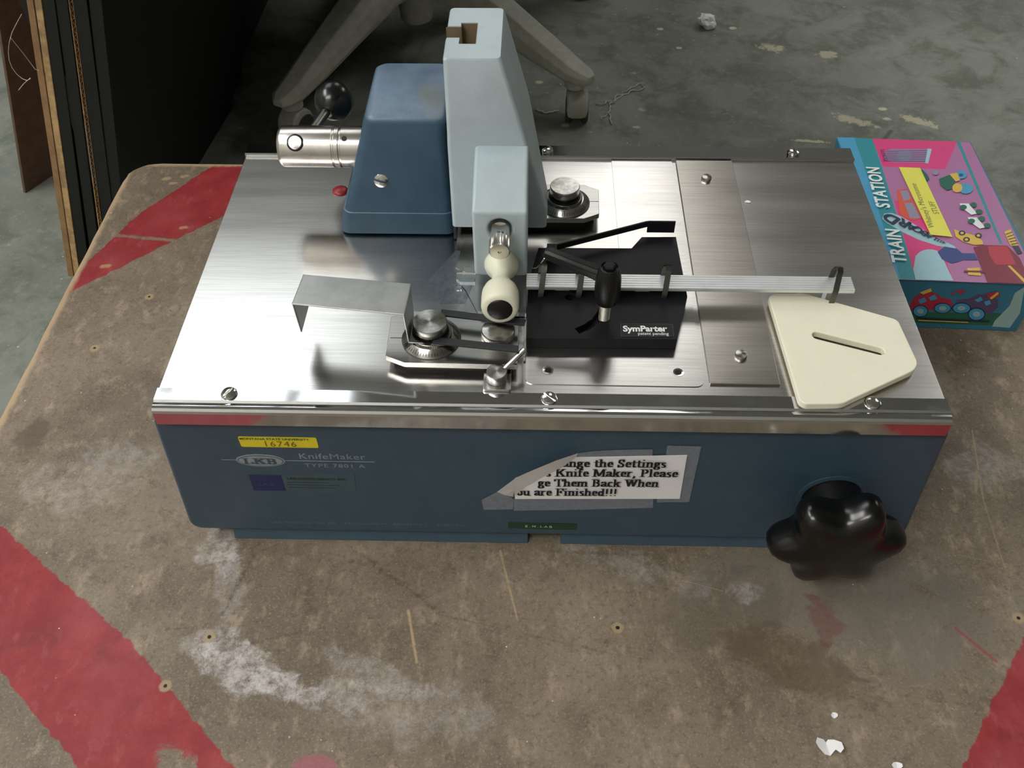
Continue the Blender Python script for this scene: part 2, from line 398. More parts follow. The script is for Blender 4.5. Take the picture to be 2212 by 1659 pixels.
# heavy serif letters drawn with a broad pen
def _arc(cx, cy, rx, ry, a0, a1, n=10): return [(cx + rx * math.cos(R(a0 + (a1 - a0) * i / n)), cy + ry * math.sin(R(a0 + (a1 - a0) * i / n))) for i in range(n + 1)]
G = {
 'a': (5.2, [_arc(2.2, 3.4, 1.5, 1.3, 170, 0, 6) + [(3.7, .8), (4.4, .2), (5, .5)], [(3.7, 2.9), (1.8, 2.3)] + _arc(1.7, 1.3, .95, 1.0, 100, 300, 6) + [(3.7, 1.2)]]),
 'n': (6.0, [[(1.1, 4.6), (1.1, .1)], [(.1, 4.6), (1.1, 4.6)], [(1.3, 3.6), (2.3, 4.6), (3.4, 4.6), (4.2, 3.8), (4.2, .1)], [(.1, .1), (2.2, .1)], [(3.2, .1), (5.3, .1)]]),
 'g': (5.2, [_arc(2.1, 3.3, 1.3, 1.35, 0, 360, 14), [(3.2, 4.3), (4.8, 4.5)], [(1.3, 2.1), (1.0, 1.3), (1.6, .9), (3.4, .7), (4.1, -.3)] + _arc(2.3, -.7, 1.8, 1.1, 20, -200, 9) + [(1.3, .8)]]),
 'e': (4.8, [[(.9, 2.5), (3.6, 2.5)] + _arc(2.3, 2.5, 1.45, 2.2, 0, 300, 14) + [(3.9, .9)]]),
 't': (3.8, [[(1.5, 6.2), (1.5, 1.0), (2.1, .2), (3.2, .6)], [(.2, 4.5), (3.1, 4.5)]]),
 'h': (6.0, [[(1.1, 7.2), (1.1, .1)], [(.1, 7.2), (1.1, 7.2)], [(1.3, 3.6), (2.3, 4.6), (3.4, 4.6), (4.2, 3.8), (4.2, .1)], [(.1, .1), (2.2, .1)], [(3.2, .1), (5.3, .1)]]),
 'S': (5.8, [_arc(2.6, 5.4, 1.6, 1.6, 40, 230, 9) + [(3.9, 2.8)] + _arc(2.7, 1.8, 1.6, 1.6, 20, -140, 8), [(4.3, 7.1), (4.3, 5.2)], [(.7, 2.1), (.7, .1)]]),
 'i': (3.2, [[(1.2, 4.6), (1.2, .1)], [(.2, 4.6), (1.2, 4.6)], [(.1, .1), (2.4, .1)], [(1.2, 6.6), (1.2, 6.9)]]),
 's': (4.3, [_arc(2.0, 3.5, 1.1, 1.0, 40, 230, 8) + [(2.7, 1.9)] + _arc(2.0, 1.2, 1.1, 1.0, 30, -140, 7)]),
 'K': (8.2, [[(1.5, 7), (1.5, .1)], [(.2, 7), (3, 7)], [(.2, .1), (3, .1)], [(6.4, 7), (2, 3.2)], [(3.4, 4.2), (6.4, .1)], [(5.4, 7), (7.4, 7)], [(5, .1), (7.8, .1)]]),
 'f': (3.8, [[(1.3, .1), (1.3, 5.8)] + _arc(2.3, 5.9, 1.0, 1.2, 180, 30, 5), [(.2, 4.5), (2.8, 4.5)], [(.2, .1), (2.7, .1)]]),
 'M': (9.8, [[(1.3, 7), (1.3, .1)], [(.1, 7), (1.8, 7)], [(.1, .1), (2.6, .1)], [(1.6, 7), (4.6, .6)], [(4.6, .6), (7.8, 7)], [(8.0, 7), (8.0, .1)], [(7.6, 7), (9.2, 7)], [(6.8, .1), (9.3, .1)]]),
 'k': (6.0, [[(1.1, 7.2), (1.1, .1)], [(.1, 7.2), (1.1, 7.2)], [(.1, .1), (2.2, .1)], [(4.4, 4.5), (1.6, 2.2)], [(2.5, 2.9), (4.5, .1)], [(3.6, 4.6), (5.3, 4.6)], [(3.6, .1), (5.6, .1)]]),
 'r': (4.6, [[(1.1, 4.6), (1.1, .1)], [(.1, 4.6), (1.1, 4.6)], [(1.3, 3.4), (2.4, 4.6), (3.6, 4.3)], [(.1, .1), (2.4, .1)]]),
 ',': (2.8, [[(1.2, .4), (1.3, -.4), (.8, -1.3)]]),
 'P': (6.6, [[(1.5, 7), (1.5, .1)], [(.2, 7), (3, 7)], [(.2, .1), (3, .1)], [(3, 7)] + _arc(3.2, 5.2, 1.9, 1.75, 90, -90, 8) + [(1.8, 3.4)]]),
 'l': (3.2, [[(1.2, 7.2), (1.2, .1)], [(.2, 7.2), (1.2, 7.2)], [(.1, .1), (2.4, .1)]]),
 'T': (7.2, [[(3.3, 7), (3.3, .1)], [(.4, 7), (6.2, 7)], [(.2, 6.9), (.2, 5.4)], [(6.4, 6.9), (6.4, 5.4)], [(2.1, .1), (4.6, .1)]]),
 'm': (8.8, [[(1.1, 4.6), (1.1, .1)], [(.1, 4.6), (1.1, 4.6)], [(1.3, 3.6), (2.3, 4.6), (3.3, 4.6), (4.0, 3.8), (4.0, .1)], [(4.2, 3.6), (5.2, 4.6), (6.3, 4.6), (7.0, 3.8), (7.0, .1)], [(.1, .1), (2.1, .1)], [(3.0, .1), (5.0, .1)], [(6.0, .1), (8.1, .1)]]),
 'B': (7.0, [[(1.5, 7), (1.5, .1)], [(.2, 7), (3, 7)], [(.2, .1), (3, .1)], [(3, 7)] + _arc(3.2, 5.4, 1.7, 1.6, 90, -90, 8) + [(1.8, 3.8)], [(3, 3.8)] + _arc(3.4, 1.95, 2.0, 1.85, 90, -90, 8)]),
 'c': (4.6, [_arc(2.4, 2.4, 1.6, 2.2, 45, 310, 12)]),
 'W': (10.4, [[(1.2, 7), (3.2, .5)], [(3.2, .5), (5.2, 7)], [(5.0, 7), (7.0, .5)], [(7.0, .5), (9.0, 7)], [(.1, 7), (2.4, 7)], [(4.0, 7), (6.2, 7)], [(8.0, 7), (10, 7)]]),
 'F': (6.8, [[(1.5, 7), (1.5, .1)], [(.2, 7), (5.6, 7)], [(.2, .1), (3, .1)], [(1.8, 3.7), (4, 3.7)], [(5.8, 7), (5.8, 5.4)], [(4.2, 4.6), (4.2, 2.8)]]),
 'd': (5.8, [_arc(2.3, 2.4, 1.5, 2.2, 30, 330, 12), [(4.0, 7.2), (4.0, .1)], [(3, 7.2), (4, 7.2)], [(4, .1), (5.1, .1)]]),
 'o': (5.2, [_arc(2.4, 2.4, 1.6, 2.2, 0, 360, 16)]),
 'u': (6.0, [[(1.1, 4.6), (1.1, 1.2), (1.9, .2), (3.0, .3), (4.0, 1.3)], [(.1, 4.6), (1.1, 4.6)], [(4.2, 4.6), (4.2, .1)], [(3.2, 4.6), (4.2, 4.6)], [(4.2, .1), (5.3, .1)]]),
 '!': (3.4, [[(1.4, 7), (1.4, 5), (1.4, 2.4)], [(1.4, .5), (1.4, .3)]]),
 'L': (6.6, [[(1.5, 7), (1.5, .1)], [(.2, 7), (3, 7)], [(.2, .1), (5.4, .1)], [(5.6, .1), (5.6, 2.0)]]),
 ' ': (3.0, []),
}
def hull(pts):
    pts = sorted(set(pts)); lo = []; up = []
    for seq, out in ((pts, lo), (pts[::-1], up)):
        for p in seq:
            while len(out) > 1 and (out[-1][0] - out[-2][0]) * (p[1] - out[-2][1]) - (out[-1][1] - out[-2][1]) * (p[0] - out[-2][0]) <= 1e-9: out.pop()
            out.append(p)
    return lo[:-1] + up[:-1]
def serif_text(name, s, o, xd, yd, unit, mat, parent, width=1.0, nib=(.82, .30), th=.0002):
    mb = MB(); xd = Vector(xd).normalized(); yd = Vector(yd).normalized(); nd = xd.cross(yd); o = Vector(o) + nd * th; x = 0; lay_ = 0
    for ch in s:
        adv, strokes = G[ch]
        for st in strokes:
            for a, b in zip(st[:-1], st[1:]):
                hp = hull([(round(p[0] + i * nib[0], 4), round(p[1] + j * nib[1], 4)) for p in (a, b) for i in (-1, 1) for j in (-1, 1)])
                lay_ += 4e-6; mb.add([o + nd * lay_ + xd * ((x + u) * unit * width) + yd * (v * unit) for u, v in hp], [tuple(range(len(hp)))])
        x += adv
    return put(name, mb, mat, parent, smooth=0)

# ---------------------------------------------------------------- materials
mt = {}
mt['board'] = board_mat(); mt['floor'] = floor_mat()
mt['edge'] = plain('raw_board_edge', srgb(160, 130, 96), .8, grain=.5, gscale=500)
mt['blue'] = plain('blue_crackle_enamel', srgb(58, 80, 95), .42, grain=.25, gscale=1600, var=.03)
def cover_mat():
    m = Mat('dusty_blue_enamel'); X, Y, Z = m.xyz(); n = m.noise(60, 6, .7); f = m.noise(500, 3)
    nz = m.nt.nodes.new('ShaderNodeSeparateXYZ'); m.nt.links.new(m.geo.outputs['Normal'], nz.inputs[0]); up = N(m.nt, nz.outputs[2])
    c = m.mix(n.step(.3, .7), srgb(50, 75, 96), srgb(58, 84, 105))
    c = m.mix(up.step(.55, .9) * (n.step(.2, .8) * .35 + .35), c, srgb(128, 146, 165))      # settled dust lies on the upward faces
    d = blob(m, X, Y, (-.066, .168), .012, .026, .1, n, .6)
    c = m.mix(d * up.step(.5, .9) * .45, c, srgb(122, 122, 112))
    m.set(color=c, rough=n.step(.2, .8) * .1 + .36); m.bump(f, .12, .0003); return m.m
mt['cover'] = cover_mat()
mt['head'] = plain('pale_blue_hammered_enamel', srgb(178, 192, 198), .38, grain=.22, gscale=1300, var=.02)
mt['deck'] = steel('brushed_steel_deck', (206, 204, 201), .215, .3, .12)
mt['plate'] = steel('brushed_steel_plate', (186, 182, 175), .23, .3, .2)
mt['steel'] = steel('satin_steel_part', (196, 194, 190), .26, .3, .2)
mt['sheet'] = plain('matte_stainless_sheet', srgb(172, 172, 170), .38, 1.0, grain=.1, gscale=1500)
mt['chrome'] = chrome('polished_trim'); mt['chrome_top'] = chrome('scuffed_trim', .14)
mt['screw'] = chrome('bright_screw', .12, (215, 214, 210))
mt['turned'] = radial('turned_steel'); mt['barrel'] = plain('turned_barrel_steel', srgb(205, 200, 194), .24, 1.0, var=.08)
mt['knurl'] = plain('knurled_steel', srgb(120, 118, 112), .35, 1.0)
mt['dial'] = plain('dial_steel', srgb(170, 168, 162), .2, 1.0)
mt['dark'] = plain('dark_steel', srgb(52, 52, 52), .35, .9)
mt['black'] = plain('black_anodised', srgb(19, 20, 24), .45, grain=.15, gscale=2500, spec=.28)
mt['blackp'] = plain('black_plastic', srgb(20, 20, 21), .38, grain=.3, gscale=1500, spec=.35)
mt['gloss'] = plain('glossy_black_bakelite', srgb(12, 12, 12), .24, var=.02)
mt['rubber'] = plain('black_rubber', srgb(38, 40, 43), .6, grain=.3, gscale=1500)
mt['ink'] = plain('black_ink', srgb(14, 14, 14), .6)
mt['ivory'] = plain('ivory_plastic', srgb(226, 224, 202), .4, var=.01, sss=.1)
mt['white'] = plain('white_plastic', srgb(236, 232, 210), .38, var=.008, sss=.03)
mt['alu'] = plain('ribbed_aluminium', srgb(226, 228, 230), .40, .7, var=.02)
mt['clear'] = glass('clear_acrylic'); mt['clip'] = chrome('spring_steel', .22, (104, 102, 98))
mt['yellow'] = plain('yellow_sticker', srgb(226, 208, 40), .45, var=.02)
mt['yink'] = plain('brown_ink', srgb(112, 96, 20), .6); mt['bink'] = plain('blue_green_ink', srgb(36, 84, 60), .6)
mt['silver'] = plain('silver_print', srgb(140, 150, 156), .5); mt['faint'] = plain('worn_silver_print', srgb(104, 124, 130), .5)
mt['navy'] = plain('navy_sticker', srgb(22, 32, 86), .4); mt['navyt'] = plain('pale_navy_print', srgb(60, 76, 130), .5)
mt['greylab'] = plain('faded_label', srgb(64, 84, 92), .5); mt['greyink'] = plain('faded_label_ink', srgb(42, 56, 62), .6)
mt['green'] = plain('green_embossing_tape', srgb(18, 62, 42), .35); mt['embw'] = plain('stretched_white_letters', srgb(170, 190, 178), .5)
mt['paper'] = plain('white_paper', srgb(236, 235, 237), .8, var=.01); mt['tape'] = film('frosted_tape', srgb(160, 168, 180), .58, .4)
mt['ctape'] = film('clear_tape', srgb(120, 130, 140), .22, .12)
mt['redp'] = plain('red_paint', srgb(150, 42, 46), .35)
mt['brass'] = plain('tarnished_core', srgb(120, 104, 82), .6)
mt['card'] = plain('cardboard', srgb(150, 116, 80), .85, grain=.3, gscale=300, var=.08)
mt['card2'] = plain('dark_brown_fibreboard', srgb(96, 74, 60), .85, grain=.3, gscale=300, var=.08)
mt['cardedge'] = plain('cut_cardboard_edge', srgb(178, 146, 104), .9, grain=.8, gscale=350, var=.15)
mt['bpanel'] = plain('black_foam_board', srgb(16, 15, 14), .6, var=.05)
mt['desk'] = plain('dark_desk_laminate', srgb(40, 38, 36), .5); mt['deskp'] = plain('dark_desk_panel', srgb(20, 20, 19), .7)
mt['chair'] = plain('grey_chair_plastic', srgb(176, 176, 164), .5, grain=.2, var=.05); mt['wheel'] = plain('dark_wheel', srgb(60, 58, 54), .5)
mt['cloth'] = plain('charcoal_seat_cloth', srgb(40, 42, 46), .9)
mt['string'] = plain('white_string', srgb(200, 196, 184), .8)
mt['wall'] = plain('painted_wall', srgb(176, 174, 168), .8, var=.01); mt['ceil'] = plain('ceiling_tiles', srgb(212, 210, 204), .9, var=.01)
mt['cart'] = plain('grey_cart_steel', srgb(90, 92, 94), .5, .6)
for k, c in dict(b_blue=(70, 152, 190), b_teal=(40, 138, 150), b_mauve=(170, 112, 158), b_pink=(214, 62, 128), b_pale=(158, 196, 208), b_navy=(48, 68, 128), b_maroon=(122, 28, 54),
                 b_red=(176, 44, 66), b_orange=(206, 84, 66), b_yellow=(214, 180, 74), b_green=(28, 96, 80), b_white=(226, 232, 232), b_side=(52, 116, 142), b_grey=(140, 138, 162), b_dk=(32, 44, 70),
                 b_purple=(86, 72, 104), b_fog=(150, 178, 176), b_lilac=(150, 120, 160), b_note=(226, 222, 92), b_pencil=(128, 132, 76), b_grass=(44, 100, 74)).items():
    mt[k] = plain('print_' + k[2:], srgb(*c), .42, var=.01)

# ================================================================= SETTING
def struct(name, mb, mat, **k): return tag(put(name, mb, mat, **k), kind='structure')
struct('floor', MB().box(-4, 4, -3.5, 4.5, FZ - .05, FZ), mt['floor'], smooth=0)
struct('ceiling', MB().box(-4, 4, -3.5, 4.5, CZ, CZ + .05), mt['ceil'], smooth=0)
struct('wall_back', MB().box(-4, 4, 4.5, 4.6, FZ, CZ), mt['wall'], smooth=0)
struct('bounce_wall_front', MB().box(-4, 4, -1.95, -1.85, FZ, CZ), mt['ceil'], smooth=0)  # unseen wall set close and white to bounce light onto the machine front
struct('wall_left', MB().box(-2.7, -2.6, -3.5, 4.5, FZ, CZ), mt['wall'], smooth=0)  # unseen wall pulled inward for more bounced light
struct('wall_right', MB().box(4, 4.1, -3.5, 4.5, FZ, CZ), mt['wall'], smooth=0)
words = ['over the desk, left of the machine', 'over the desk, right of the machine', 'left of the cart', 'behind the camera over the cart', 'far right beyond the toy box, added to brighten the deck and floor']
for i, (x, y, lx, ly, s, nt) in enumerate(LAMPS):
    t = thing('ceiling_light', (x, y, CZ), 'white ceiling light panel ' + words[i], 'light', 'ceiling lights')
    f = MB().box(x - lx / 2 - .02, x + lx / 2 + .02, y - ly / 2 - .02, y + ly / 2 + .02, CZ - .02, CZ)
    put('light_frame', f, mt['ceil'], t, smooth=0)
    em = emit('lit_diffuser_' + str(i), (1, .985, .95, 1) if i else (.93, .98, 1, 1), s)
    for k in range(nt):
        a = x - lx / 2 + lx * k / nt; wd = lx / nt * (1 if nt == 1 else .72)
        put('diffuser', MB().box(a, a + wd, y - ly / 2, y + ly / 2, CZ - .024, CZ - .019), em, t, smooth=0)

# ================================================================= CART
cart = thing('cart', (0, -.17, FZ), 'low cart with a worn brown hardboard deck and red hazard stripes', 'cart')
pts = round_poly([(-.39, -.75), (.39, -.75), (.39, .41), (-.39, .41)], [.03, .03, .05, .03], 8)
for i in range(1, len(pts)):   # slightly chewed outline
    x, y = pts[i]; pts[i] = (x + random.uniform(-.0006, .0006), y + random.uniform(-.0006, .0006))
def dense(pts, d=.02, j=.0012):
    out = []
    for i, p in enumerate(pts):
        q = pts[(i + 1) % len(pts)]; L = math.hypot(q[0] - p[0], q[1] - p[1]); n = max(1, int(L / d))
        for k in range(n):
            t = k / n; out.append((p[0] + (q[0] - p[0]) * t + random.uniform(-j, j) * .5, p[1] + (q[1] - p[1]) * t + random.uniform(-j, j) * .5))
    return out
put('deck', MB().prism(dense(pts), -.018, 0), mt['board'], cart, bevel=.0015)
fr = MB()
for a in (-.34, .34): fr.box(a - .015, a + .015, -.70, .36, -.05, -.018)
for b in (-.70, .36): fr.box(-.325, .325, b - .015, b + .015, -.05, -.018)
put('deck_frame', fr, mt['cart'], cart, bevel=.002)
for sx in (-.34, .34):
    for sy in (-.70, .36):
        lg = put('leg', MB().box(sx - .014, sx + .014, sy - .014, sy + .014, FZ + .10, -.05), mt['cart'], cart, bevel=.002)
        put('caster', MB().lathe([(.001, -.014), (.044, -.014), (.050, -.008), (.050, .008), (.044, .014), (.001, .014)], (sx, sy, FZ + .05), (1, 0, 0)).box(sx - .02, sx + .02, sy - .012, sy + .012, FZ + .088, FZ + .10), mt['wheel'], lg)

# ================================================================= KNIFE MAKER
T = .1355
mk = thing('glass_knife_maker', (0, .12, 0), 'blue benchtop glass knife maker with a brushed steel deck, standing on the brown board', 'machine')
prof = [(-.2145, .1205), (-.2150, .116)] + [(-.2225 + .008 - .008 * math.cos(R(a)), .020 - .008 * math.sin(R(a))) for a in range(0, 91, 15)] + \
       [(.2225 - .008 + .008 * math.cos(R(a)), .020 - .008 * math.sin(R(a))) for a in range(90, -1, -15)] + [(.2150, .116), (.2145, .1205)]
h = MB().extr_y(prof, 0, .236)
put('housing', h, mt['blue'], mk, bevel=.0028, seg=3)
put('inner_frame', MB().box(-.206, .206, .004, .232, .1206, .1336), mt['dark'], mk)
for a, b in ((-.1985, -.0098), (.0108, .1985)):
    put('base_foot', MB().extr([(.0012, 0), (.007, .0119), (.228, .0119), (.228, 0)], a, b), mt['blue'], mk, bevel=.0006)
put('deck_plate', MB().box(-.2095, .2095, .010, .2246, .1336, T), mt['deck'], mk, bevel=.0003)
# chrome trims
put('front_trim', MB().extr([(.0102, .1356), (.0102, .1366), (.0022, .1363), (.0012, .1352), (.0002, .1354), (-.0012, .1355), (-.0028, .1351), (-.0038, .1338), (-.0042, .1322), (-.0042, .1233), (-.0020, .1233), (-.0020, .1330), (.0005, .1346)], -.2097, .2097), mt['chrome'], mk, smooth=12)
put('rear_trim', MB().extr([(.2243, .1356), (.2243, .1374), (.2254, .1380), (.2262, .1374), (.2378, .1376), (.2397, .1362), (.2400, .1240), (.2385, .1240), (.2380, .1350)], -.2097, .2097), mt['chrome_top'], mk, smooth=40)
def screw(o, nrm, r, slot, parent, mat=None, name='screw'):
    n = Vector(nrm).normalized(); o = Vector(o)
    ob = put(name, MB().lathe([(r * .5, -.001), (r, 0), (r, r * .12), (r * .85, r * .34), (r * .5, r * .47), (.0002, r * .5)], o, n, 28), mat or mt['screw'], parent, smooth=60)
    a = Vector((math.cos(slot), math.sin(slot), 0)) if abs(n.z) > .7 else Vector((math.cos(slot), 0, math.sin(slot)))
    b = n.cross(a); L = r * 1.3; wv = r * .11
    c = MB(); vs = [o + a * (i * L) + b * (j * wv) + n * k for k in (r * .16, r * .9) for j in (-1, 1) for i in (-1, 1)]
    c.add(vs, [(0, 2, 3, 1), (4, 5, 7, 6), (0, 1, 5, 4), (2, 6, 7, 3), (0, 4, 6, 2), (1, 3, 7, 5)])
    cut(ob, c); return ob
for x, a in ((-.1700, 1.0), (.0004, 2.45), (.1700, 1.0)): screw((x, .0064, .1366), (0, -.08, 1), .0043, a, mk)
for x, a in ((-.0002, .6), (.1696, 1.5)): screw((x, .2325, .1373), (0, 0, 1), .0042, a, mk)
# left cover
cv = MB().loft([rrect(-.1305, -.0578, .1405, .2225, .006, T + .0012), rrect(-.1302, -.0578, .1405, .2225, .006, .140), rrect(-.1275, -.0580, .1412, .2220, .006, .1528)])
put('cover_skirt', cv, mt['cover'], mk, bevel=.001, smooth=50)
cov = put('cover', MB().loft([rrect(-.1262, -.0583, .1418, .2215, .006, .1528), rrect(-.1222, -.0588, .1435, .2200, .006, .165), rrect(-.1085, -.0604, .1492, .2130, .006, .2100), rrect(-.1075, -.0610, .1505, .2120, .006, .2125), rrect(-.1050, -.0630, .153, .2100, .0055, .2142)]), mt['cover'], mk, smooth=50)
screw(P(824, 388, y=.1462), (0, -1, .13), .0051, -.28, mk, name='cover_screw')
put('gap_shade_strip', MB().box(-.0588, -.0570, .137, .205, T + .001, .2095), mt['rubber'], mk)  # dark strip standing in for the shade in the gap between cover and head
# barrel, lever and ball
bo = (-.1655, .1714, .180)
br = put('lever_barrel', MB().lathe([(.001, 0), (.0112, 0), (.0122, .0012), (.0125, .0022), (.0125, .0330), (.0119, .0334), (.0119, .0342), (.0125, .0346), (.0125, .0370), (.0116, .0374), (.0116, .0382), (.0125, .0386), (.0125, .056), (.001, .056)], bo, (1, 0, 0), 64), mt['barrel'], mk, smooth=50)
d = Vector((0, -.72, .69)).normalized(); c0 = Vector((-.1655 + .0118, .1714, .180))
put('push_button', MB().lathe([(.0043, .010), (.0045, .0122), (.0039, .0132), (.0002, .0134)], c0, d, 32), mt['turned'], br)
put('button_ring', MB().lathe([(.0047, .010), (.0052, .0115), (.0052, .0124), (.0046, .0127)], c0, d, 32), mt['dark'], br)
c1 = Vector((-.1240, .1714, .180)); d = Vector((0, -.56, .83)).normalized()
put('pin_hole', MB().lathe([(.0017, .010), (.0017, .01262), (.0002, .01264)], c1, d, 24), mt['ink'], br)
ball = Vector((-.1385, .2135, .1860)); root = Vector((-.1490, .1770, .1830)); dv = (ball - root).normalized()
put('lever_rod', MB().tube([root, ball], .0030, 20), mt['knurl'], br)
put('lever_ball', MB().lathe([(.0035, -.0128), (.0045, -.0124), (.0085, -.0095), (.0116, -.0052), (.0130, 0), (.0120, .0052), (.0092, .0093), (.005, .0118), (.0003, .0126)], ball, dv, 40), mt['gloss'], br, smooth=80)
put('red_seal', MB().lathe([(.0052, 0), (.0050, .0009), (.0035, .0017), (.0003, .002)], (-.1378, .1864, T), (0, 0, 1), 24), mt['redp'], mk, smooth=60)
# pale blue press head
hd = MB().loft([rrect(-.0587, -.0012, .132, .150, .0025, .150), rrect(-.0587, -.0008, .132, .1545, .0025, .163), rrect(-.0586, -.0064, .132, .168, .0025, .185),
                rrect(-.0585, -.0126, .132, .1880, .0025, .2070), rrect(-.0582, -.0150, .132, .1885, .0025, .2160), rrect(-.0577, -.0268, .132, .1885, .0025, .2590), rrect(-.0570, -.0276, .1327, .1877, .0025, .2603)])
head = put('press_head', hd, mt['head'], mk, smooth=50)
cut(head, MB().box(-.0502, -.0410, .1475, .1708, .205, .27))
cut(head, MB().box(-.0620, -.0495, .1540, .1668, .238, .27))
ln = MB().box(-.0501, -.0411, .1476, .1707, .2055, .226)
for b_ in ((-.0414, -.0411, .1476, .1707, .226, .2598), (-.0501, -.0414, .1704, .1707, .226, .2598), (-.0501, -.0414, .1476, .1479, .226, .2598), (-.0501, -.0498, .1479, .1541, .226, .2598), (-.0501, -.0498, .1667, .1704, .226, .2598), (-.0584, -.0501, .1541, .1667, .2381, .2400), (-.0584, -.0501, .1664, .1667, .24, .2598)): ln.box(*b_)
put('notch_lining', ln, mt['brass'], head, smooth=0)
pf = [(.0871, .1500), (.0871, .1945), (.0876, .1958), (.0888, .1968), (.0960, .1988), (.1060, .2020), (.1180, .2052), (.1300, .2076), (.140, .2084), (.140, .1500)]
blk = put('press_block', MB().extr(pf, -.0428, -.0124), mt['head'], head, bevel=.0022, seg=3)
cut(blk, MB().lathe([(.0064, -.01), (.0064, .006)], (-.0276, .0871, .1845), (0, 1, 0), 32))
sp = put('micrometer_spindle', MB().lathe([(.0052, 0), (.0052, .0145), (.0056, .0145), (.0056, .0165)], (-.0274, .0920, .1845), (0, -1, 0), 40), mt['barrel'], head)
cut(sp, MB().box(-.031, -.0238, .0774, .0868, .1886, .20))
text('scale_marking', '25', P(1073, 507, z=.1888), (1, 0, 0), (0, 1, 0), .0042, mt['dark'], sp)
kn = lambda i, r, h: 1 + (.05 if i % 2 else 0) * (1 if r > .0045 else 0)
put('micrometer_thimble', MB().lathe([(.0050, 0), (.0056, .0004), (.0056, .0082), (.0050, .0090), (.0010, .0092), (.0009, .0084), (.0002, .0084)], (-.0272, .0772, .1845), (0, -1, 0), 72, kn), mt['barrel'], sp)
hax = Vector((.0004, -.0405, .0028)).normalized()
pl = put('press_handle', MB().lathe([(.0094, 0), (.0098, .0012), (.0097, .0030), (.0089, .0055), (.0070, .0084), (.0056, .0105), (.0051, .0130), (.0051, .0165), (.0056, .0190), (.0074, .0220), (.0092, .0250), (.0101, .0280), (.0103, .0310), (.0103, .0385), (.0099, .0405), (.0088, .0416), (.0069, .0418), (.0068, .0410)], (-.0270, .0872, .1605), hax, 48), mt['ivory'], head, smooth=60)
put('handle_cap', MB().lathe([(.0068, .0400), (.0068, .0419), (.0062, .0424), (.0003, .0428)], (-.0270, .0872, .1605), hax, 48), mt['blackp'], pl, smooth=60)

# the two scribing stations
def station(cx, cy, poly, padpoly, parent, dark=False):
    b = put('station_base', MB().prism(poly, .1404, .1440), mt['steel'], parent, bevel=.0003)
    put('base_pad', MB().prism(padpoly, T, .1404), mt['dark'], b)
    dl = put('graduated_dial', MB().lathe([(.0160, 0), (.0163, .0006), (.0160, .0010), (.0122, .0038), (.0112, .0038)], (cx, cy, .1440), (0, 0, 1), 96), mt['dial'], parent)
    tk = MB()
    for k in range(60):
        a = 2 * PI * k / 60; L = .0014 if k % 5 else .0024; r0 = .01545; dr = Vector((math.cos(a), math.sin(a), 0)); tn = Vector((-math.sin(a), math.cos(a), 0)) * .00014
        pz = lambda r: .1440 + .0010 + (.0160 - r) * (.0028 / .0038) + .00008
        q = [Vector((cx, cy, 0)) + dr * r + tn * s_ + Vector((0, 0, pz(r))) for r, s_ in ((r0, -1), (r0, 1), (r0 - L, 1), (r0 - L, -1))]
        tk.add(q, [(0, 1, 2, 3)])
    put('tick_marks', tk, mt['ink'], dl, smooth=0)
    put('knurled_ring', MB().lathe([(.0108, .0), (.0112, .0003), (.0112, .0019), (.0108, .0022)], (cx, cy, .1474), (0, 0, 1), 160, lambda i, r, h: 1 + (.018 if i % 2 else 0)), mt['knurl'], parent)
    kb = put('turned_knob', MB().lathe([(.0080, 0), (.0080, .0012), (.0092, .0016), (.0093, .0022), (.0093, .0060), (.0090, .0066), (.0002, .0067)], (cx, cy, .1507), (0, 0, 1), 160, lambda i, r, h: 1 + (.010 if i % 2 and .0018 < h < .0062 else 0)), mt['turned'], parent, smooth=30)
    put('spacer', MB().lathe([(.0100, 0), (.0102, .0006), (.0100, .0011)], (cx, cy, .1496), (0, 0, 1), 60), mt['dark'], parent)
    return b
fs = bpy.data.objects.new('front_scoring_station', None); C.objects.link(fs); fs.parent = mk; ORG[fs] = Vector((-.055, .042, T)); fs.location = ORG[fs] - ORG[mk]
station(-.0645, .0425, [(-.0883, .0288), (-.0777, .0240), (-.0168, .0232), (-.0168, .0640), (-.0770, .0640), (-.0886, .0590)], [(-.085, .032), (-.076, .0275), (-.019, .0265), (-.019, .061), (-.076, .061), (-.0855, .057)], fs)
put('index_line', MB().box(-.0872, -.0806, .0424, .0427, .1440, .14412), mt['ink'], fs, smooth=0)
rs = bpy.data.objects.new('rear_scoring_station', None); C.objects.link(rs); rs.parent = mk; ORG[rs] = Vector((.0, .165, T)); rs.location = ORG[rs] - ORG[mk]
station(.0103, .1650, [(-.056, .1485), (.0226, .1490), (.0322, .1540), (.0328, .1790), (.0240, .1840), (-.056, .1840)], [(-.054, .152), (.0215, .1522), (.0292, .156), (.0298, .177), (.023, .181), (-.054, .181)], rs)
put('index_line', MB().box(.0268, .0322, .1664, .1667, .1440, .14412), mt['ink'], rs, smooth=0)
# bent guard sheet of the front station
zt = .1722; A = Vector((-.1340, .0625, zt)); B = Vector((-.0745, .0560, zt)); Cc = Vector((-.0757, .0320, zt)); D = Vector((-.1360, .0392, zt))
g = MB().sheet([A, B, Cc, D], (0, 0, -1), .0009)
fl = [D, A, A + Vector((-.001, -.002, -.0215)), D + Vector((.0008, 0, -.0215))]
g.sheet([fl[0], fl[1], fl[2], fl[3]], (1, .1, 0), .0009)
zb = .1500
g.sheet([Cc, B, Vector((-.0746, .054, zb)), Vector((-.0752, .0335, zb))], (-1, .03, 0), .0009)
g.sheet([Vector((-.0760, .0335, zb)), Vector((-.0560, .0318, zb)), Vector((-.0560, .0500, zb)), Vector((-.0752, .0540, zb))], (0, 0, -1), .0009)
put('bent_guard', g, mt['sheet'], fs, bevel=.0004)
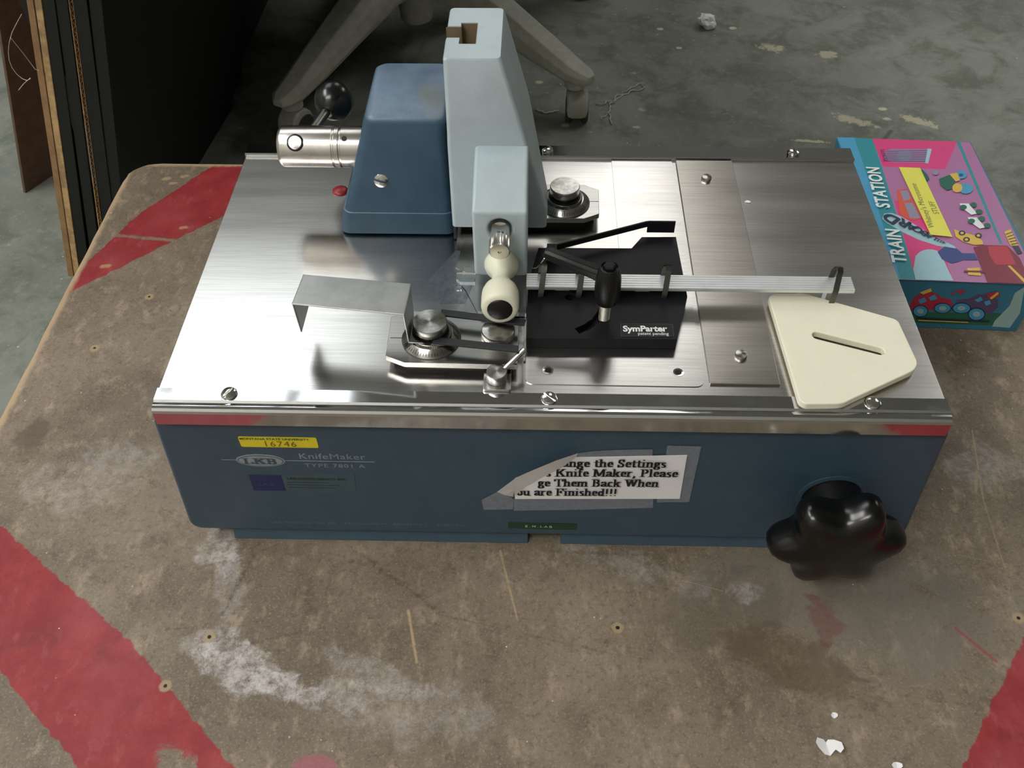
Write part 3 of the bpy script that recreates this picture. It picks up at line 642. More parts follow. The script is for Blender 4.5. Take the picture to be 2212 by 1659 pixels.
# rubber strips
def bar(a, b, wv, z0, z1):
    a = Vector(a); b = Vector(b); d = (b - a).normalized(); n = Vector((-d.y, d.x)) * (wv / 2)
    return MB().prism([a + n, a - n, b - n, b + n], z0, z1)
put('rubber_strip', bar((-.0600, .0560), (-.0130, .0488), .0046, .1500, .1514), mt['rubber'], fs, bevel=.0003)
put('rubber_strip', bar((-.0625, .0345), (-.0164, .0287), .0046, .1500, .1514), mt['rubber'], fs, bevel=.0003)
put('clamp_knob', MB().lathe([(.0085, 0), (.0092, .0005), (.0092, .0034), (.0088, .0040), (.0002, .0052)], (-.0278, .0462, .1441), (0, 0, 1), 140, lambda i, r, h: 1 + (.012 if i % 2 and h < .0036 else 0)), mt['turned'], fs, smooth=30)
# clear shield
ac = put('clear_shield', MB().prism([(-.0128, .0578), (-.0128, .1000), (-.0505, .1000), (-.0505, .0830), (-.0478, .0792), (-.0395, .0594), (-.0378, .0578)], .1452, .1466), mt['clear'], fs, bevel=.0003)
put('clear_side_wall', MB().box(-.0135, -.0124, .0245, .0575, .1440, .1495), mt['clear'], fs, bevel=.0002)
put('clear_stop', MB().prism([(-.0535, .0860), (-.0510, .0825), (-.0425, .0825), (-.0425, .0905), (-.0535, .0905)], .1467, .1500), mt['clear'], ac, bevel=.0003)
put('clear_stop', MB().box(-.0530, -.0500, .0775, .0808, .1467, .1492), mt['clear'], ac, bevel=.0003)
# stop with knob and rod
st = put('stop_plate', MB().prism(round_poly([(-.0349, .0104), (-.0201, .0104), (-.0201, .034), (-.0349, .034)], .0012), T, .1385), mt['steel'], fs, bevel=.0003)
put('stop_knob', MB().lathe([(.0054, 0), (.0056, .0004), (.0056, .0058), (.0053, .0062), (.0002, .0063)], (-.0277, .0182, .1386), (0, 0, 1), 64), mt['turned'], st, smooth=30)
e0 = Vector((-.0250, .0200, .1425)); e1 = P(1133, 755, z=.1500)
put('stop_rod', MB().tube([e0, e1], .0016, 16), mt['screw'], st)
# clear tape scraps stuck on the deck
def deck_poly(name, px, z, t, mat, parent, **k):
    return put(name, MB().prism([(q.x, q.y) for q in (P(a, b, z=z) for a, b in px)], z - t, z), mat, parent, smooth=0, **k)
deck_poly('tape_scrap', [(915, 617), (985, 540), (1004, 545), (998, 590), (960, 640), (940, 650)], T + .0002, .00015, mt['ctape'], mk)
deck_poly('tape_scrap', [(950, 655), (1005, 655), (1030, 600), (1024, 580), (990, 600)], T + .0003, .00015, mt['ctape'], mk)
deck_poly('paper_scrap', [(1004, 515), (1024, 506), (1024, 590), (1010, 592), (984, 578)], T + .0004, .0003, mt['plate'], mk)
# sliding plate, inset plate
sl = put('slide_plate', MB().prism([(.0865, .0184), (.1240, .0184), (.1262, .2230), (.0878, .2226)], T, .1369), mt['plate'], mk, bevel=.0003)
for x, y in ((.1061, .2012), (.1057, .0386)):
    put('turned_stud', MB().lathe([(.0034, 0), (.0034, .0016), (.0031, .0022), (.0002, .0027)], (x, y, .1369), (0, 0, 1), 48), mt['turned'], sl)
ip = put('inset_plate', MB().prism(round_poly([(-.0125, .0172), (.0835, .0168), (.0852, .2236), (.044, .2236), (.044, .10), (-.0125, .10)], [.0045, .005, 0, 0, 0, 0]), T, T + .0005), mt['deck'], mk)
for x, y in ((-.0001, .0272), (.0705, .0270)):
    c = MB().lathe([(.0030, -.0002), (.0030, .001)], (x, y, T), (0, 0, 1), 28)
    put('countersunk_hole', MB().lathe([(.0030, .0005), (.0031, .0007), (.0027, .0007), (.0016, .00052), (.0002, .00051)], (x, y, T), (0, 0, 1), 32), mt['screw'], ip)
    put('hole_bottom', MB().lathe([(.0018, .00072), (.0002, .00074)], (x, y, T), (0, 0, 1), 24), mt['ink'], ip)
# big black star knob on the front
kx, kz = .1668, .0600
put('knob_flange', MB().lathe([(.0200, 0), (.0200, .0006), (.0175, .0010), (.0175, .0004), (.001, .0004)], (kx, 0, kz), (0, -1, 0), 64), mt['blue'], mk)
sh = put('star_knob_collar', MB().lathe([(.0168, 0), (.0168, .020), (.013, .022), (.001, .022)], (kx, -.0004, kz), (0, -1, 0), 56), mt['blackp'], mk)
rings = []; NS = 120
for r, h, dp in ((.009, .0150, 0), (.018, .0151, .08), (.0300, .0158, .20), (.0350, .0172, .24), (.0374, .0200, .25), (.0382, .0240, .25), (.0380, .0290, .25), (.0368, .0330, .25), (.0340, .0356, .24), (.0290, .0376, .18), (.0200, .0394, .08), (.0100, .0404, 0), (.0003, .0407, 0)):
    ring = []
    for i in range(NS):
        a = 2 * PI * i / NS; k = .5 + .5 * math.cos(6 * (a - R(8))); rr = r * (1 - dp * (1 - k ** 1.15))
        ring.append(Vector((kx - .002 + rr * math.cos(a), -h, kz - .004 + rr * math.sin(a))))
    rings.append(ring)
put('star_knob', MB().loft(rings), mt['gloss'], mk, smooth=80)

# ---- markings on the front face (y = 0)
XD, ZD = (1, 0, 0), (0, 0, 1)
def face_poly(px, y=-.0002): return [P(a, b, y=y) for a, b in px]
def fsheet(name, px, mat, parent, y=-.0002, t=.00015): return put(name, MB().sheet(face_poly(px, y), (0, 1, 0), t), mat, parent, smooth=0)
ys = put('inventory_sticker', MB().extr_y([(a, b) for a, b in round_poly([(-.1707, .0992), (-.1272, .0992), (-.1272, .1083), (-.1707, .1083)], .0014)], -.00025, 0), mt['yellow'], mk, smooth=0)
text('sticker_lettering', 'MONTANA STATE UNIVERSITY', (-.1702, -.00028, .1059), XD, ZD, .0025, mt['bink'], ys, bold=.02, width=1.12)
text('sticker_number', '16746', (-.1580, -.00028, .1001), XD, ZD, .0068, mt['yink'], ys, bold=-.005, width=1.02, space=1.12)
text('name_lettering', 'KnifeMaker', (-.1402, 0, .0888), XD, ZD, .0073, mt['silver'], mk, width=1.05, space=1.06)
text('type_lettering', 'TYPE 7801 A', (-.1382, 0, .0808), XD, ZD, .0050, mt['silver'], mk, width=1.12, space=1.15)
put('name_rule', MB().box(-.1850, -.0975, -.0002, 0, .0865, .0868), mt['silver'], mk, smooth=0)
put('oval_badge', MB().extr_y([(-.1626 + .0140 * math.cos(R(a)), .0866 + .0056 * math.sin(R(a))) for a in range(0, 360, 10)], -.0004, 0), mt['silver'], mk, smooth=0)
put('badge_inset', MB().extr_y([(-.1626 + .0132 * math.cos(R(a)), .0866 + .0050 * math.sin(R(a))) for a in range(0, 360, 10)], -.0005, -.0003), mt['blue'], mk, smooth=0)
put('badge_inner', MB().extr_y([(-.1626 + .0126 * math.cos(R(a)), .0866 + .0045 * math.sin(R(a))) for a in range(0, 360, 10)], -.0006, -.0004), mt['silver'], mk, smooth=0)
serif_text('badge_lettering', 'LKB', (-.1724, -.0006, .0841), XD, ZD, .00070, mt['blue'], mk, width=1.28, nib=(.85, .30), th=.0002)
nl = fsheet('service_label', [(537, 1027), (765, 1024), (770, 1064), (549, 1061)], mt['greylab'], mk)
put('label_panel', MB().sheet(face_poly([(537, 1027), (606, 1027), (617, 1060), (549, 1060)], -.0004), (0, 1, 0), .0002), mt['navy'], nl, smooth=0)
text('label_lettering', 'LKB INSTRUMENTS INC', P(620, 1036, y=-.0003), XD, ZD, .0030, mt['greyink'], nl, bold=.02, width=1.12)
text('panel_lettering', 'LKB', P(560, 1048, y=-.0005), XD, ZD, .0042, mt['navyt'], nl, width=1.3)
for k, L in enumerate((.024, .030, .028)):
    put('label_line', MB().box(-.1515, -.1515 + L, -.0004, -.0002, .0655 - k * .0026, .0659 - k * .0026), mt['greyink'], nl, smooth=0)
text('address_lettering', 'LKB-PRODUKTER AB    STOCKHOLM - BROMMA 1    SWEDEN', (-.1705, 0, .0212), XD, ZD, .0029, mt['faint'], mk, width=1.42, space=1.08)
em = fsheet('embossed_label', [(1098, 1129), (1247, 1132), (1244, 1145), (1098, 1141)], mt['green'], mk, y=-.0004, t=.0004)
text('embossed_lettering', 'E.M.LAB', P(1134, 1138.5, y=-.0005), (1, 0, -.02), (0.02, 0, 1), .0034, mt['embw'], em, bold=.02, space=1.5)
# taped paper notice; q maps the crop it was measured in
q = lambda pts: [(1000 + a * .27125, 900 + b * .27125) for a, b in pts]
no = fsheet('paper_notice', q([(875, 325), (1786, 307), (1726, 655), (415, 656), (412, 500), (640, 440)]), mt['paper'], mk, y=-.0009, t=.0002)
def lit(pxy, lift):
    v = P(pxy[0], pxy[1], y=-lift); return v
pe = MB(); rim = q([(412, 490), (560, 425), (740, 350), (920, 290)]); inn = q([(500, 560), (640, 480), (800, 400), (900, 325)])
pe.add([lit(p, .0065) for p in rim] + [lit(p, .0012) for p in inn], [(0, 1, 5, 4), (1, 2, 6, 5), (2, 3, 7, 6)])
pe.add([lit(p, l) for p, l in zip(q([(412, 490), (500, 560), (410, 640)]), (.0065, .0012, .0012))], [(0, 1, 2)])
put('peeled_edge', pe, mt['paper'], no)
cu = MB(); cu.add([lit(p, l) for p, l in zip(q([(412, 495), (270, 600), (335, 625), (398, 640), (415, 580)]), (.0065, .0075, .005, .0012, .003))], [(0, 1, 2, 3, 4)])
put('curled_corner', cu, mt['paper'], no, smooth=0)
for px in ([(905, 322), (925, 290), (1040, 276), (1290, 264), (1512, 262), (1510, 309)], [(1628, 232), (1898, 238), (1802, 680), (1545, 683), (1548, 655), (1726, 655), (1786, 307), (1616, 305)],
           [(405, 656), (1516, 655), (1512, 726), (900, 742), (405, 749)], [(150, 665), (270, 600), (330, 622), (385, 642), (402, 660), (400, 738), (165, 742)]):
    fsheet('tape_strip', q(px), mt['tape'], no, y=-.0005, t=.0001)
tx = [('ange the Settings', 790, 397, 1612), ('s Knife Maker, Please', 660, 474, 1704), ('ge Them Back When', 598, 552, 1552), ('ou are Finished!!!', 430, 625, 1222)]
for s, cx, cy, cx1 in tx:
    a = P(*q([(cx, cy)])[0], y=-.0011); b = P(*q([(cx1, cy - (cx1 - cx) * .003)])[0], y=-.0011)
    wd = sum(G[c][0] for c in s) - .6; unit = .00098; 
    serif_text('notice_lettering', s, a, b - a, (-.003, 0, 1), unit, mt['ink'], no, width=(b - a).length / (wd * unit))

# ================================================================= PARTER (black accessory on the deck)
zp = .1436
sy = thing('black_glass_parter', (.03, .08, T + .0005), 'black anodised clamping block with a ratchet lever and curved slot, on the steel deck', 'clamp')
pp = [(-.0122, .0440), (.0706, .0446), (.0798, .0790), (.0784, .1325), (.0574, .1320), (.0505, .1213), (-.0058, .1208), (-.0118, .0900)]
base = put('base_block', MB().prism(pp, T + .0006, zp), mt['black'], sy, bevel=.0004)
cut(base, MB().lathe([(.0027, -.02), (.0027, .01)], (.0123, .0774, zp), (0, 0, 1), 28))
sp_ = [(.0158, .0500), (.0215, .0535), (.0260, .0580), (.0295, .0640), (.0310, .0690)]
L_, R_ = [], []
for i, p in enumerate(sp_):
    a = Vector(sp_[max(i - 1, 0)]); b = Vector(sp_[min(i + 1, 4)]); dd = (b - a).normalized(); nn = Vector((-dd.y, dd.x)) * .0024; L_.append(Vector(p) + nn); R_.append(Vector(p) - nn)
cut(base, MB().prism([(v.x, v.y) for v in L_ + R_[::-1]], zp - .005, zp + .01))
sb = put('name_plate', MB().prism([(q_.x, q_.y) for q_ in (P(a, b, z=zp + .0002) for a, b in ((1342, 727), (1456, 727), (1453, 700), (1340, 699)))], zp, zp + .0002), mt['blackp'], base, smooth=0)
bo_ = MB(); cs = [P(a, b, z=zp + .0003) for a, b in ((1342, 727), (1456, 727), (1453, 700), (1340, 699))]
for i in range(4):
    a, b = cs[i], cs[(i + 1) % 4]; d_ = (b - a).normalized(); n_ = Vector((-d_.y, d_.x, 0)) * .0002; bo_.add([a, b, b + n_, a + n_], [(0, 1, 2, 3)])
put('plate_border', bo_, mt['greylab'], sb, smooth=0)
a = P(1346, 716, z=zp + .0003); b = P(1447, 716, z=zp + .0003)
text('name_lettering', 'SymParter', a, b - a, (0, 1, 0), .0062, mt['paper'], sb, bold=.035, width=.93)
a = P(1378, 723.5, z=zp + .0003)
text('small_lettering', 'patent pending', a, b - a * 1, (0, 1, 0), .0036, mt['paper'], sb, bold=.004, width=.80) if False else text('small_lettering', 'patent pending', a, (1, 0, 0), (0, 1, 0), .0033, mt['paper'], sb, bold=.004, width=.86)
hx, hy = .0317, .0620
hub = put('lever_hub', MB().lathe([(.0045, .1545), (.0060, .1555), (.0068, .1600), (.0072, .1650), (.0070, .1720), (.0062, .1775), (.0052, .1800), (.0046, .1803), (.0043, .1790), (.0002, .1790)], (hx, hy, 0), (0, 0, 1), 40), mt['blackp'], sy)
put('hub_bolt', MB().lathe([(.0036, .1785), (.0036, .1812), (.0028, .1820), (.0002, .1821)], (hx, hy, 0), (0, 0, 1), 6), mt['black'], hub)
put('threaded_stud', MB().lathe([(.0030 + (.0003 if k % 2 else 0), .1400 + k * .0004) for k in range(42)], (hx - .0005, hy - .0010, 0), (0, 0, 1), 24), mt['screw'], hub)
tip = Vector((-.0030, .0742, .1800)); rt = Vector((.0290, .0640, .1725)); ax = (tip - rt).normalized(); sd = ax.cross(Vector((0, 0, 1))).normalized(); up = sd.cross(ax)
rg = []
for t, wv, hh in ((0, .0040, .0042), (.15, .0036, .0038), (.5, .0034, .0034), (.92, .0036, .0033), (1.0, .0028, .0024)):
    p = rt + (tip - rt) * t; rg.append([p + sd * (wv * u) + up * (hh * v) for u, v in ((-1, -.6), (-.6, -1), (.6, -1), (1, -.6), (1, .5), (.55, 1), (-.55, 1), (-1, .5))])
put('lever_arm', MB().loft(rg), mt['blackp'], hub, bevel=.0006)
ha = put('hook_arm', MB().sheet([(.0040, .1120, .1490), (.0605, .1345, .1495), (.0605, .1345, .1535), (.0040, .1120, .1530)], (-.37, .93, 0), .0010).box(.0605, .0772, .1345, .1355, .1452, .1535), mt['black'], sy)
put('arm_post', MB().box(-.0010, .0050, .1085, .1135, zp, .1532), mt['black'], ha, bevel=.0004)
put('wire_hook', MB().tube([P(1176, 558, z=.160), P(1166, 573, z=.154), P(1158, 579, z=.151), P(1149, 580, z=.150)], .0004, 8), mt['screw'], ha)
# ribbed bar with spring clips
rb = thing('ribbed_aluminium_bar', (.08, .0845, zp), 'long ribbed aluminium bar lying across the black block and the deck', 'bar')
pr = []
y0, y1 = .0785, .0902; nr = 6
top = []
for k in range(nr):
    a = y0 + (y1 - y0) * k / nr; s_ = (y1 - y0) / nr
    top += [(a + s_ * .12, .1505), (a + s_ * .72, .1505), (a + s_ * .80, .1499), (a + s_ * .98, .1499)]
pr = [(y0, .1481), (y0, .1500)] + top + [(y1, .1500), (y1, .1481)]
put('bar_extrusion', MB().extr(pr, -.0128, .1735), mt['alu'], rb, smooth=20)
for a_, b_, z_0 in ((.004, .012, zp), (.050, .058, zp), (.160, .166, T)): put('bar_support', MB().box(a_, b_, .0825, .0880, z_0 + .0002, .1482), mt['alu'], rb)
for x, zl in ((-.0027, zp), (.0270 - .008, zp), (.0678, zp), (.1640, .1400)):
    pth = [(x - .0018, .0893, .1506), (x - .0015, .0890, .1560), (x - .0006, .0878, .1596), (x, .0858, .1606), (x, .0838, .1596), (x - .0004, .0825, .1570), (x - .0012, .0785, .1500), (x - .0020, .0768, zp + .0004 if zl > .141 else .1375)]
    put('spring_clip', MB().strip(pth, (.0016, 0, 0), .0006), mt['clip'], rb, smooth=50)
# white template
wt = [(.1271, .0823), (.1302, .0847), (.1482, .0855), (.1968, .0645), (.1990, .0310), (.1954, .0257), (.1598, .0061), (.1521, .0016), (.1329, .0009), (.1303, .0036)]
tp = put('white_plastic_template', MB().prism(round_poly(wt, .0030), .1371, .1415), mt['white'], bevel=.0007, seg=3)
tag(tp, 'cream white five-sided plastic plate with a slanting slot, on the right of the deck', 'template')
sl_a, sl_b = Vector((.1490, .0512)), Vector((.1805, .0398)); dd = (sl_b - sl_a).normalized(); nn = Vector((-dd.y, dd.x)) * .0027
sp2 = [sl_a + nn * math.cos(R(t)) - dd * (.0027 * math.sin(R(t))) for t in range(0, 181, 30)] + [sl_b - nn * math.cos(R(t)) + dd * (.0027 * math.sin(R(t))) for t in range(0, 181, 30)]
cut(tp, MB().prism([(v.x, v.y) for v in sp2], .1360, .1500))

# ================================================================= TOY BOX
zb = .050
bx = thing('toy_game_box', (.31, .29, 0), 'colourful cardboard toy box printed with trains and the words TRAIN STATION', 'box')
cor = [(.2475, .2030), (.3660, .1985), (.3688, .3804), (.2548, .3850)]
FL, FR, BR, BL = [Vector(c_) for c_ in cor]
put('carton', MB().prism(cor, .0002, zb), mt['b_side'], bx, bevel=.0006)
pc = lambda pts: [(1780 + a * .27119, 270 + b * .27119) for a, b in pts]
lay = [0]
def art(name, px, mat, parent=bx, z=None):
    lay[0] += 1; zz = zb + .0001 + .00002 * lay[0]
    return put(name, MB().prism([(v.x, v.y) for v in (P(a, b, z=zz) for a, b in pc(px))], zz - .00015, zz), mt[mat], parent, smooth=0)
def ell(cx, cy, rx, ry, an=0, n=22): return [(cx + rx * math.cos(2 * PI * k / n) * math.cos(an) - ry * math.sin(2 * PI * k / n) * math.sin(an), cy + rx * math.cos(2 * PI * k / n) * math.sin(an) + ry * math.sin(2 * PI * k / n) * math.cos(an)) for k in range(n)]
art('printed_panel', [(250, 104), (1162, 138), (1593, 1010), (1660, 1270), (590, 1230), (560, 1150)], 'b_mauve')
art('printed_band', [(104, 98), (260, 101), (300, 250), (640, 1228), (590, 1224)], 'b_blue')
art('printed_band', [(240, 101), (385, 108), (460, 330), (735, 1232), (612, 1228), (300, 270)], 'b_teal')
art('ticket_wall', [(385, 108), (1060, 133), (965, 352), (470, 330)], 'b_pink')
art('printed_line', [(1055, 130), (1082, 132), (1425, 950), (1400, 945)], 'b_teal')
art('platform_patch', [(560, 600), (700, 640), (900, 880), (1030, 1240), (730, 1232)], 'b_pink')
art('ticket_window', [(480, 215), (530, 190), (850, 190), (830, 302), (530, 296), (485, 270)], 'b_lilac')
art('window_figure', ell(640, 245, 62, 42), 'b_grey')
for k in range(6): art('window_bar', [(500, 208 + k * 15), (835, 202 + k * 17), (835, 205 + k * 17), (500, 211 + k * 15)], 'b_dk')
art('window_sill', [(825, 188), (858, 190), (830, 306), (805, 304)], 'b_pale')
art('smoke_plume', [(462, 745), (480, 705), (540, 700), (620, 730), (760, 815), (900, 900), (1040, 965), (1050, 985), (900, 960), (760, 915), (620, 850), (500, 780)], 'b_pale')
art('steam_cloud', ell(840, 1075, 115, 85) , 'b_pale'); art('steam_cloud', [(730, 1040), (900, 1000), (960, 1090), (1030, 1240), (728, 1232), (712, 1150)], 'b_pale')
art('train_carriage', [(580, 518), (655, 508), (690, 560), (780, 740), (720, 760), (640, 740), (600, 700)], 'b_orange')
art('carriage_window', [(605, 525), (665, 522), (690, 590), (635, 605)], 'b_grey'); art('carriage_window', [(640, 620), (705, 618), (770, 745), (685, 740)], 'b_grey')
art('engine_front', [(905, 1010), (960, 968), (1060, 985), (1110, 1030), (1100, 1080), (1020, 1102), (940, 1070)], 'b_navy')
art('engine_neck', [(1095, 1020), (1200, 1022), (1225, 1075), (1095, 1075)], 'b_navy')
art('engine_boiler', [(1190, 975), (1260, 955), (1460, 960), (1560, 1060), (1650, 1265), (1303, 1252)], 'b_maroon')
art('engine_window', [(1305, 965), (1460, 965), (1530, 1110), (1370, 1112), (1320, 1040)], 'b_red')
art('engine_stripe', [(1462, 1120), (1485, 1120), (1620, 1250), (1600, 1262)], 'b_yellow')
art('engine_grille', [(1435, 850), (1485, 830), (1548, 960), (1485, 960)], 'b_yellow')
for k in range(5): art('grille_bar', [(1447 + k * 11, 868 + k * 20), (1499 + k * 11, 850 + k * 22), (1501 + k * 11, 856 + k * 22), (1449 + k * 11, 875 + k * 20)], 'b_dk')
art('engine_side', [(1500, 962), (1548, 960), (1580, 1020), (1545, 1030)], 'b_dk')
art('whistle', [(1140, 1140), (1240, 1135), (1250, 1200), (1150, 1192)], 'b_yellow'); art('whistle_pipe', [(1115, 1158), (1290, 1160), (1290, 1178), (1115, 1172)], 'b_maroon')
art('yellow_car', [(1035, 830), (1090, 850), (1200, 880), (1260, 920), (1270, 950), (1200, 955), (1110, 930), (1050, 890)], 'b_yellow')
for c_ in ((1135, 912), (1230, 880), (1100, 860)): art('car_wheel', ell(c_[0], c_[1], 28, 20), 'b_dk'); art('car_hub', ell(c_[0], c_[1], 14, 10), 'b_yellow')
art('motorcycle_body', [(915, 430), (1000, 395), (1050, 400), (1040, 500), (980, 520), (930, 480)], 'b_green')
for c_ in ((1092, 395, 48, 34), (1130, 505, 58, 42)): art('motorcycle_wheel', ell(*c_), 'b_blue')
art('motorcycle_fender', [(1000, 390), (1060, 380), (1085, 440), (1050, 450)], 'b_yellow'); art('motorcycle_fender', ell(1062, 500, 40, 36), 'b_yellow'); art('motorcycle_hub', ell(1092, 398, 18, 12), 'b_navy')
art('motorcycle_lamp', ell(890, 380, 24, 18), 'b_grey')
for (x_, y_) in ((1080, 625), (1145, 735)):
    art('roller_skate', [(x_, y_), (x_ + 70, y_), (x_ + 140, y_ + 80), (x_ + 95, y_ + 90), (x_ + 20, y_ + 35)], 'b_white')
    for a_, b_ in ((110, 10), (155, 65), (30, 30)): art('skate_wheel', ell(x_ + a_, y_ + b_, 28, 20), 'b_green')
art('dark_car', [(780, 350), (820, 390), (840, 430), (810, 450), (770, 380)], 'b_green')
# lettering on the lid
def lid(u_px): v = P(*pc([u_px])[0], z=zb); return v
a = lid((640, 1110)); b = lid((600, 870)); txd = (b - a).normalized(); tyd = Vector((-txd.y, txd.x, 0))
z_ = Vector((0, 0, .0014))
def vtext(name, s, p0, p1, size, mat, bold=.028):
    a = lid(p0) + z_; b = lid(p1) + z_; d_ = (b - a); t = text(name, s, a, d_, Vector((-d_.y, d_.x, 0)), size, mat, bx, bold=bold, th=0, space=1.06)
    L = max(v.co.length for v in t.data.vertices); ext = [(ORG[t] + v.co - a).dot(d_.normalized()) for v in t.data.vertices]; k = d_.length / max(ext)
    # fit to length
    dn = d_.normalized(); 
    for v in t.data.vertices:
        w_ = ORG[t] + v.co; s_ = (w_ - a).dot(dn); w_ = w_ + dn * (s_ * k - s_); v.co = w_ - ORG[t]
    return t
vtext('title_lettering', 'TRAIN', (655, 1112), (592, 845), .0150, mt['b_white'])
vtext('title_lettering', 'STATION', (522, 672), (432, 350), .0150, mt['b_white'])
text('window_lettering', 'TICKETS', lid((505, 300)) + z_, lid((470, 190)) - lid((505, 300)), (-1, -.05, 0), .0048, mt['b_dk'], bx, th=0)
pos = [((530, 760), .0165, 'D'), ((622, 790), .0145, 'R'), ((690, 822), .0125, 'A'), ((742, 848), .011, 'O'), ((788, 872), .0095, 'B'), ((830, 895), .0082, 'A'), ((868, 912), .0065, 'L'), ((892, 924), .0056, 'L'), ((915, 934), .0048, 'L'), ((935, 942), .004, 'L'), ((950, 948), .0034, 'A')]
for (p_, sz, ch) in pos:
    xd_ = lid((p_[0] - 100, p_[1] - 55)) - lid(p_); xd_.normalize(); yd_ = Vector((-xd_.y, xd_.x, 0))
    text('smoke_lettering', ch, lid(p_) + z_ - xd_ * sz * .35 - yd_ * sz * .33, xd_, yd_, sz * .88, mt['b_dk'], bx, bold=.03, align='LEFT', th=0, width=1.15)
ny = zb + .0016
nt_ = put('yellow_tape_note', MB().prism([(v.x, v.y) for v in (P(a, b, z=ny) for a, b in pc([(597, 335), (765, 342), (1022, 890), (850, 872)]))], ny - .0003, ny), mt['b_note'], bx, smooth=0)
a = P(*pc([(880, 820)])[0], z=ny); b = P(*pc([(690, 370)])[0], z=ny); d_ = b - a
text('handwriting', "Whitney's Microtome", a, d_, Vector((-d_.y, d_.x, 0)), .0066, mt['b_pencil'], nt_, width=.98, th=.0002)
a = P(*pc([(918, 712)])[0], z=ny)
text('handwriting', "STUFF", a, d_, Vector((-d_.y, d_.x, 0)), .0066, mt['b_pencil'], nt_, width=.95, th=.0002)
# art on the near side
fd = (FR - FL).normalized(); fn = Vector((fd.y, -fd.x, 0)); lay2 = [0]
def side(name, px, mat):
    lay2[0] += 1; off = .0001 + .00003 * lay2[0]; v = []
    for a, b in pc(px):
        d = FV + RV * ((a - 1106) / FPX) - UV * ((b - 829.5) / FPX); o0 = Vector((FL.x, FL.y, 0)) + fn * off
        t = (o0 - CAM).dot(fn) / d.dot(fn); v.append(CAM + d * t)
    return put(name, MB().sheet(v, -fn, .00012), mt[mat], bx, smooth=0)
side('printed_ground', [(600, 1490), (1490, 1500), (1430, 1600), (720, 1575)], 'b_grass')
side('pale_corner', [(1360, 1560), (1480, 1440), (1520, 1340), (1600, 1290), (1560, 1500), (1480, 1615), (1340, 1605)], 'b_fog')
side('red_car', [(680, 1440), (720, 1370), (790, 1335), (880, 1335), (940, 1375), (1010, 1390), (1030, 1440), (960, 1470), (700, 1480)], 'b_red')
side('purple_car', [(1040, 1440), (1060, 1390), (1150, 1385), (1220, 1350), (1330, 1350), (1390, 1400), (1385, 1450), (1330, 1510), (1150, 1490)], 'b_purple')
for c_ in ((768, 1483, 62, 48), (945, 1460, 72, 42), (1095, 1460, 76, 44), (1215, 1508, 70, 52)):
    side('car_wheel', ell(*c_), 'b_dk'); side('car_wheel', ell(c_[0], c_[1], c_[2] * .88, c_[3] * .86), 'b_blue'); side('car_hub', ell(c_[0], c_[1], c_[2] * .42, c_[3] * .42), 'b_fog')
for px in ([(750, 1395), (800, 1375), (820, 1405), (770, 1425)], [(835, 1375), (880, 1350), (905, 1385), (850, 1400)], [(1200, 1395), (1250, 1370), (1265, 1395), (1225, 1412)], [(1275, 1410), (1320, 1395), (1330, 1425), (1290, 1440)]): side('car_window', px, 'b_blue')
side('bow', [(765, 1335), (850, 1300), (860, 1325), (790, 1350)], 'b_yellow'); side('party_hat', [(1290, 1345), (1390, 1325), (1400, 1365), (1320, 1390)], 'b_red'); side('hat_stripe', [(1320, 1378), (1385, 1330), (1392, 1345), (1335, 1390)], 'b_yellow')
side('heart', [(1045, 1320), (1065, 1310), (1085, 1322), (1105, 1310), (1125, 1322), (1088, 1350)], 'b_red'); side('heart', [(1005, 1345), (1030, 1330), (1040, 1345), (1020, 1355)], 'b_red')
side('printed_track', [(735, 1535), (1320, 1560), (1320, 1572), (735, 1548)], 'b_dk'); side('printed_track', [(750, 1552), (1150, 1570), (1150, 1576), (750, 1560)], 'b_yellow')

# ================================================================= PAPER SCRAPS
def scrap(px, py, z, r, label, ang=0, fold=.5, name='paper_scrap', group=None):
    c = P(px, py, z=z); mb = MB(); n = 9; k = []
    for i in range(n):
        a = 2 * PI * i / n + ang; rr = r * random.uniform(.7, 1.15); k.append(c + Vector((math.cos(a) * rr, math.sin(a) * rr * .8, .0006 + abs(math.cos(a)) * r * fold)))
    mb.add([c + Vector((0, 0, .0006))] + k + [c + Vector((0, 0, .0001))] + [v - Vector((0, 0, .0004)) for v in k], [(0, 1 + i, 1 + (i + 1) % n) for i in range(n)] + [(n + 1, n + 2 + (i + 1) % n, n + 2 + i) for i in range(n)] + [(1 + i, n + 2 + i, n + 2 + (i + 1) % n, 1 + (i + 1) % n) for i in range(n)])
    o = put(name, mb, mt['paper'], smooth=20); return tag(o, label, 'paper scrap', group)
lw = P(1785, 1613, z=0)
sc = MB()
for s_, pts_ in ((-1, [(0, .0020), (-.0012, .0035), (-.0048, .0040), (-.0062, .0012), (-.0050, -.0015), (-.0022, -.0045), (.0008, -.0052)]), (1, [(0, .0020), (.0012, .0034), (.0042, .0030), (.0075, .0012), (.0080, -.0022), (.0060, -.0042), (.0040, -.0022), (.0008, -.0052)])):
    sc.sheet([lw + Vector((x, y, .0008 + abs(x) * .42)) for x, y in pts_], (0, 0, -1), .0003)
tag(put('paper_scrap', sc, mt['paper'], smooth=0), 'largest torn white paper scrap, folded like wings, near the bottom of the board', 'paper scrap')
scrap(1801, 1546, 0, .0022, 'tiny torn white paper scrap just above the folded scrap', .4, .2)
scrap(1937, 1654, 0, .0030, 'small white paper scrap at the very bottom edge of the board', 1.0, .3)
scrap(1615, 437, T, .0018, 'tiny white chip lying on the steel deck right of the slide plate', .2, .1)
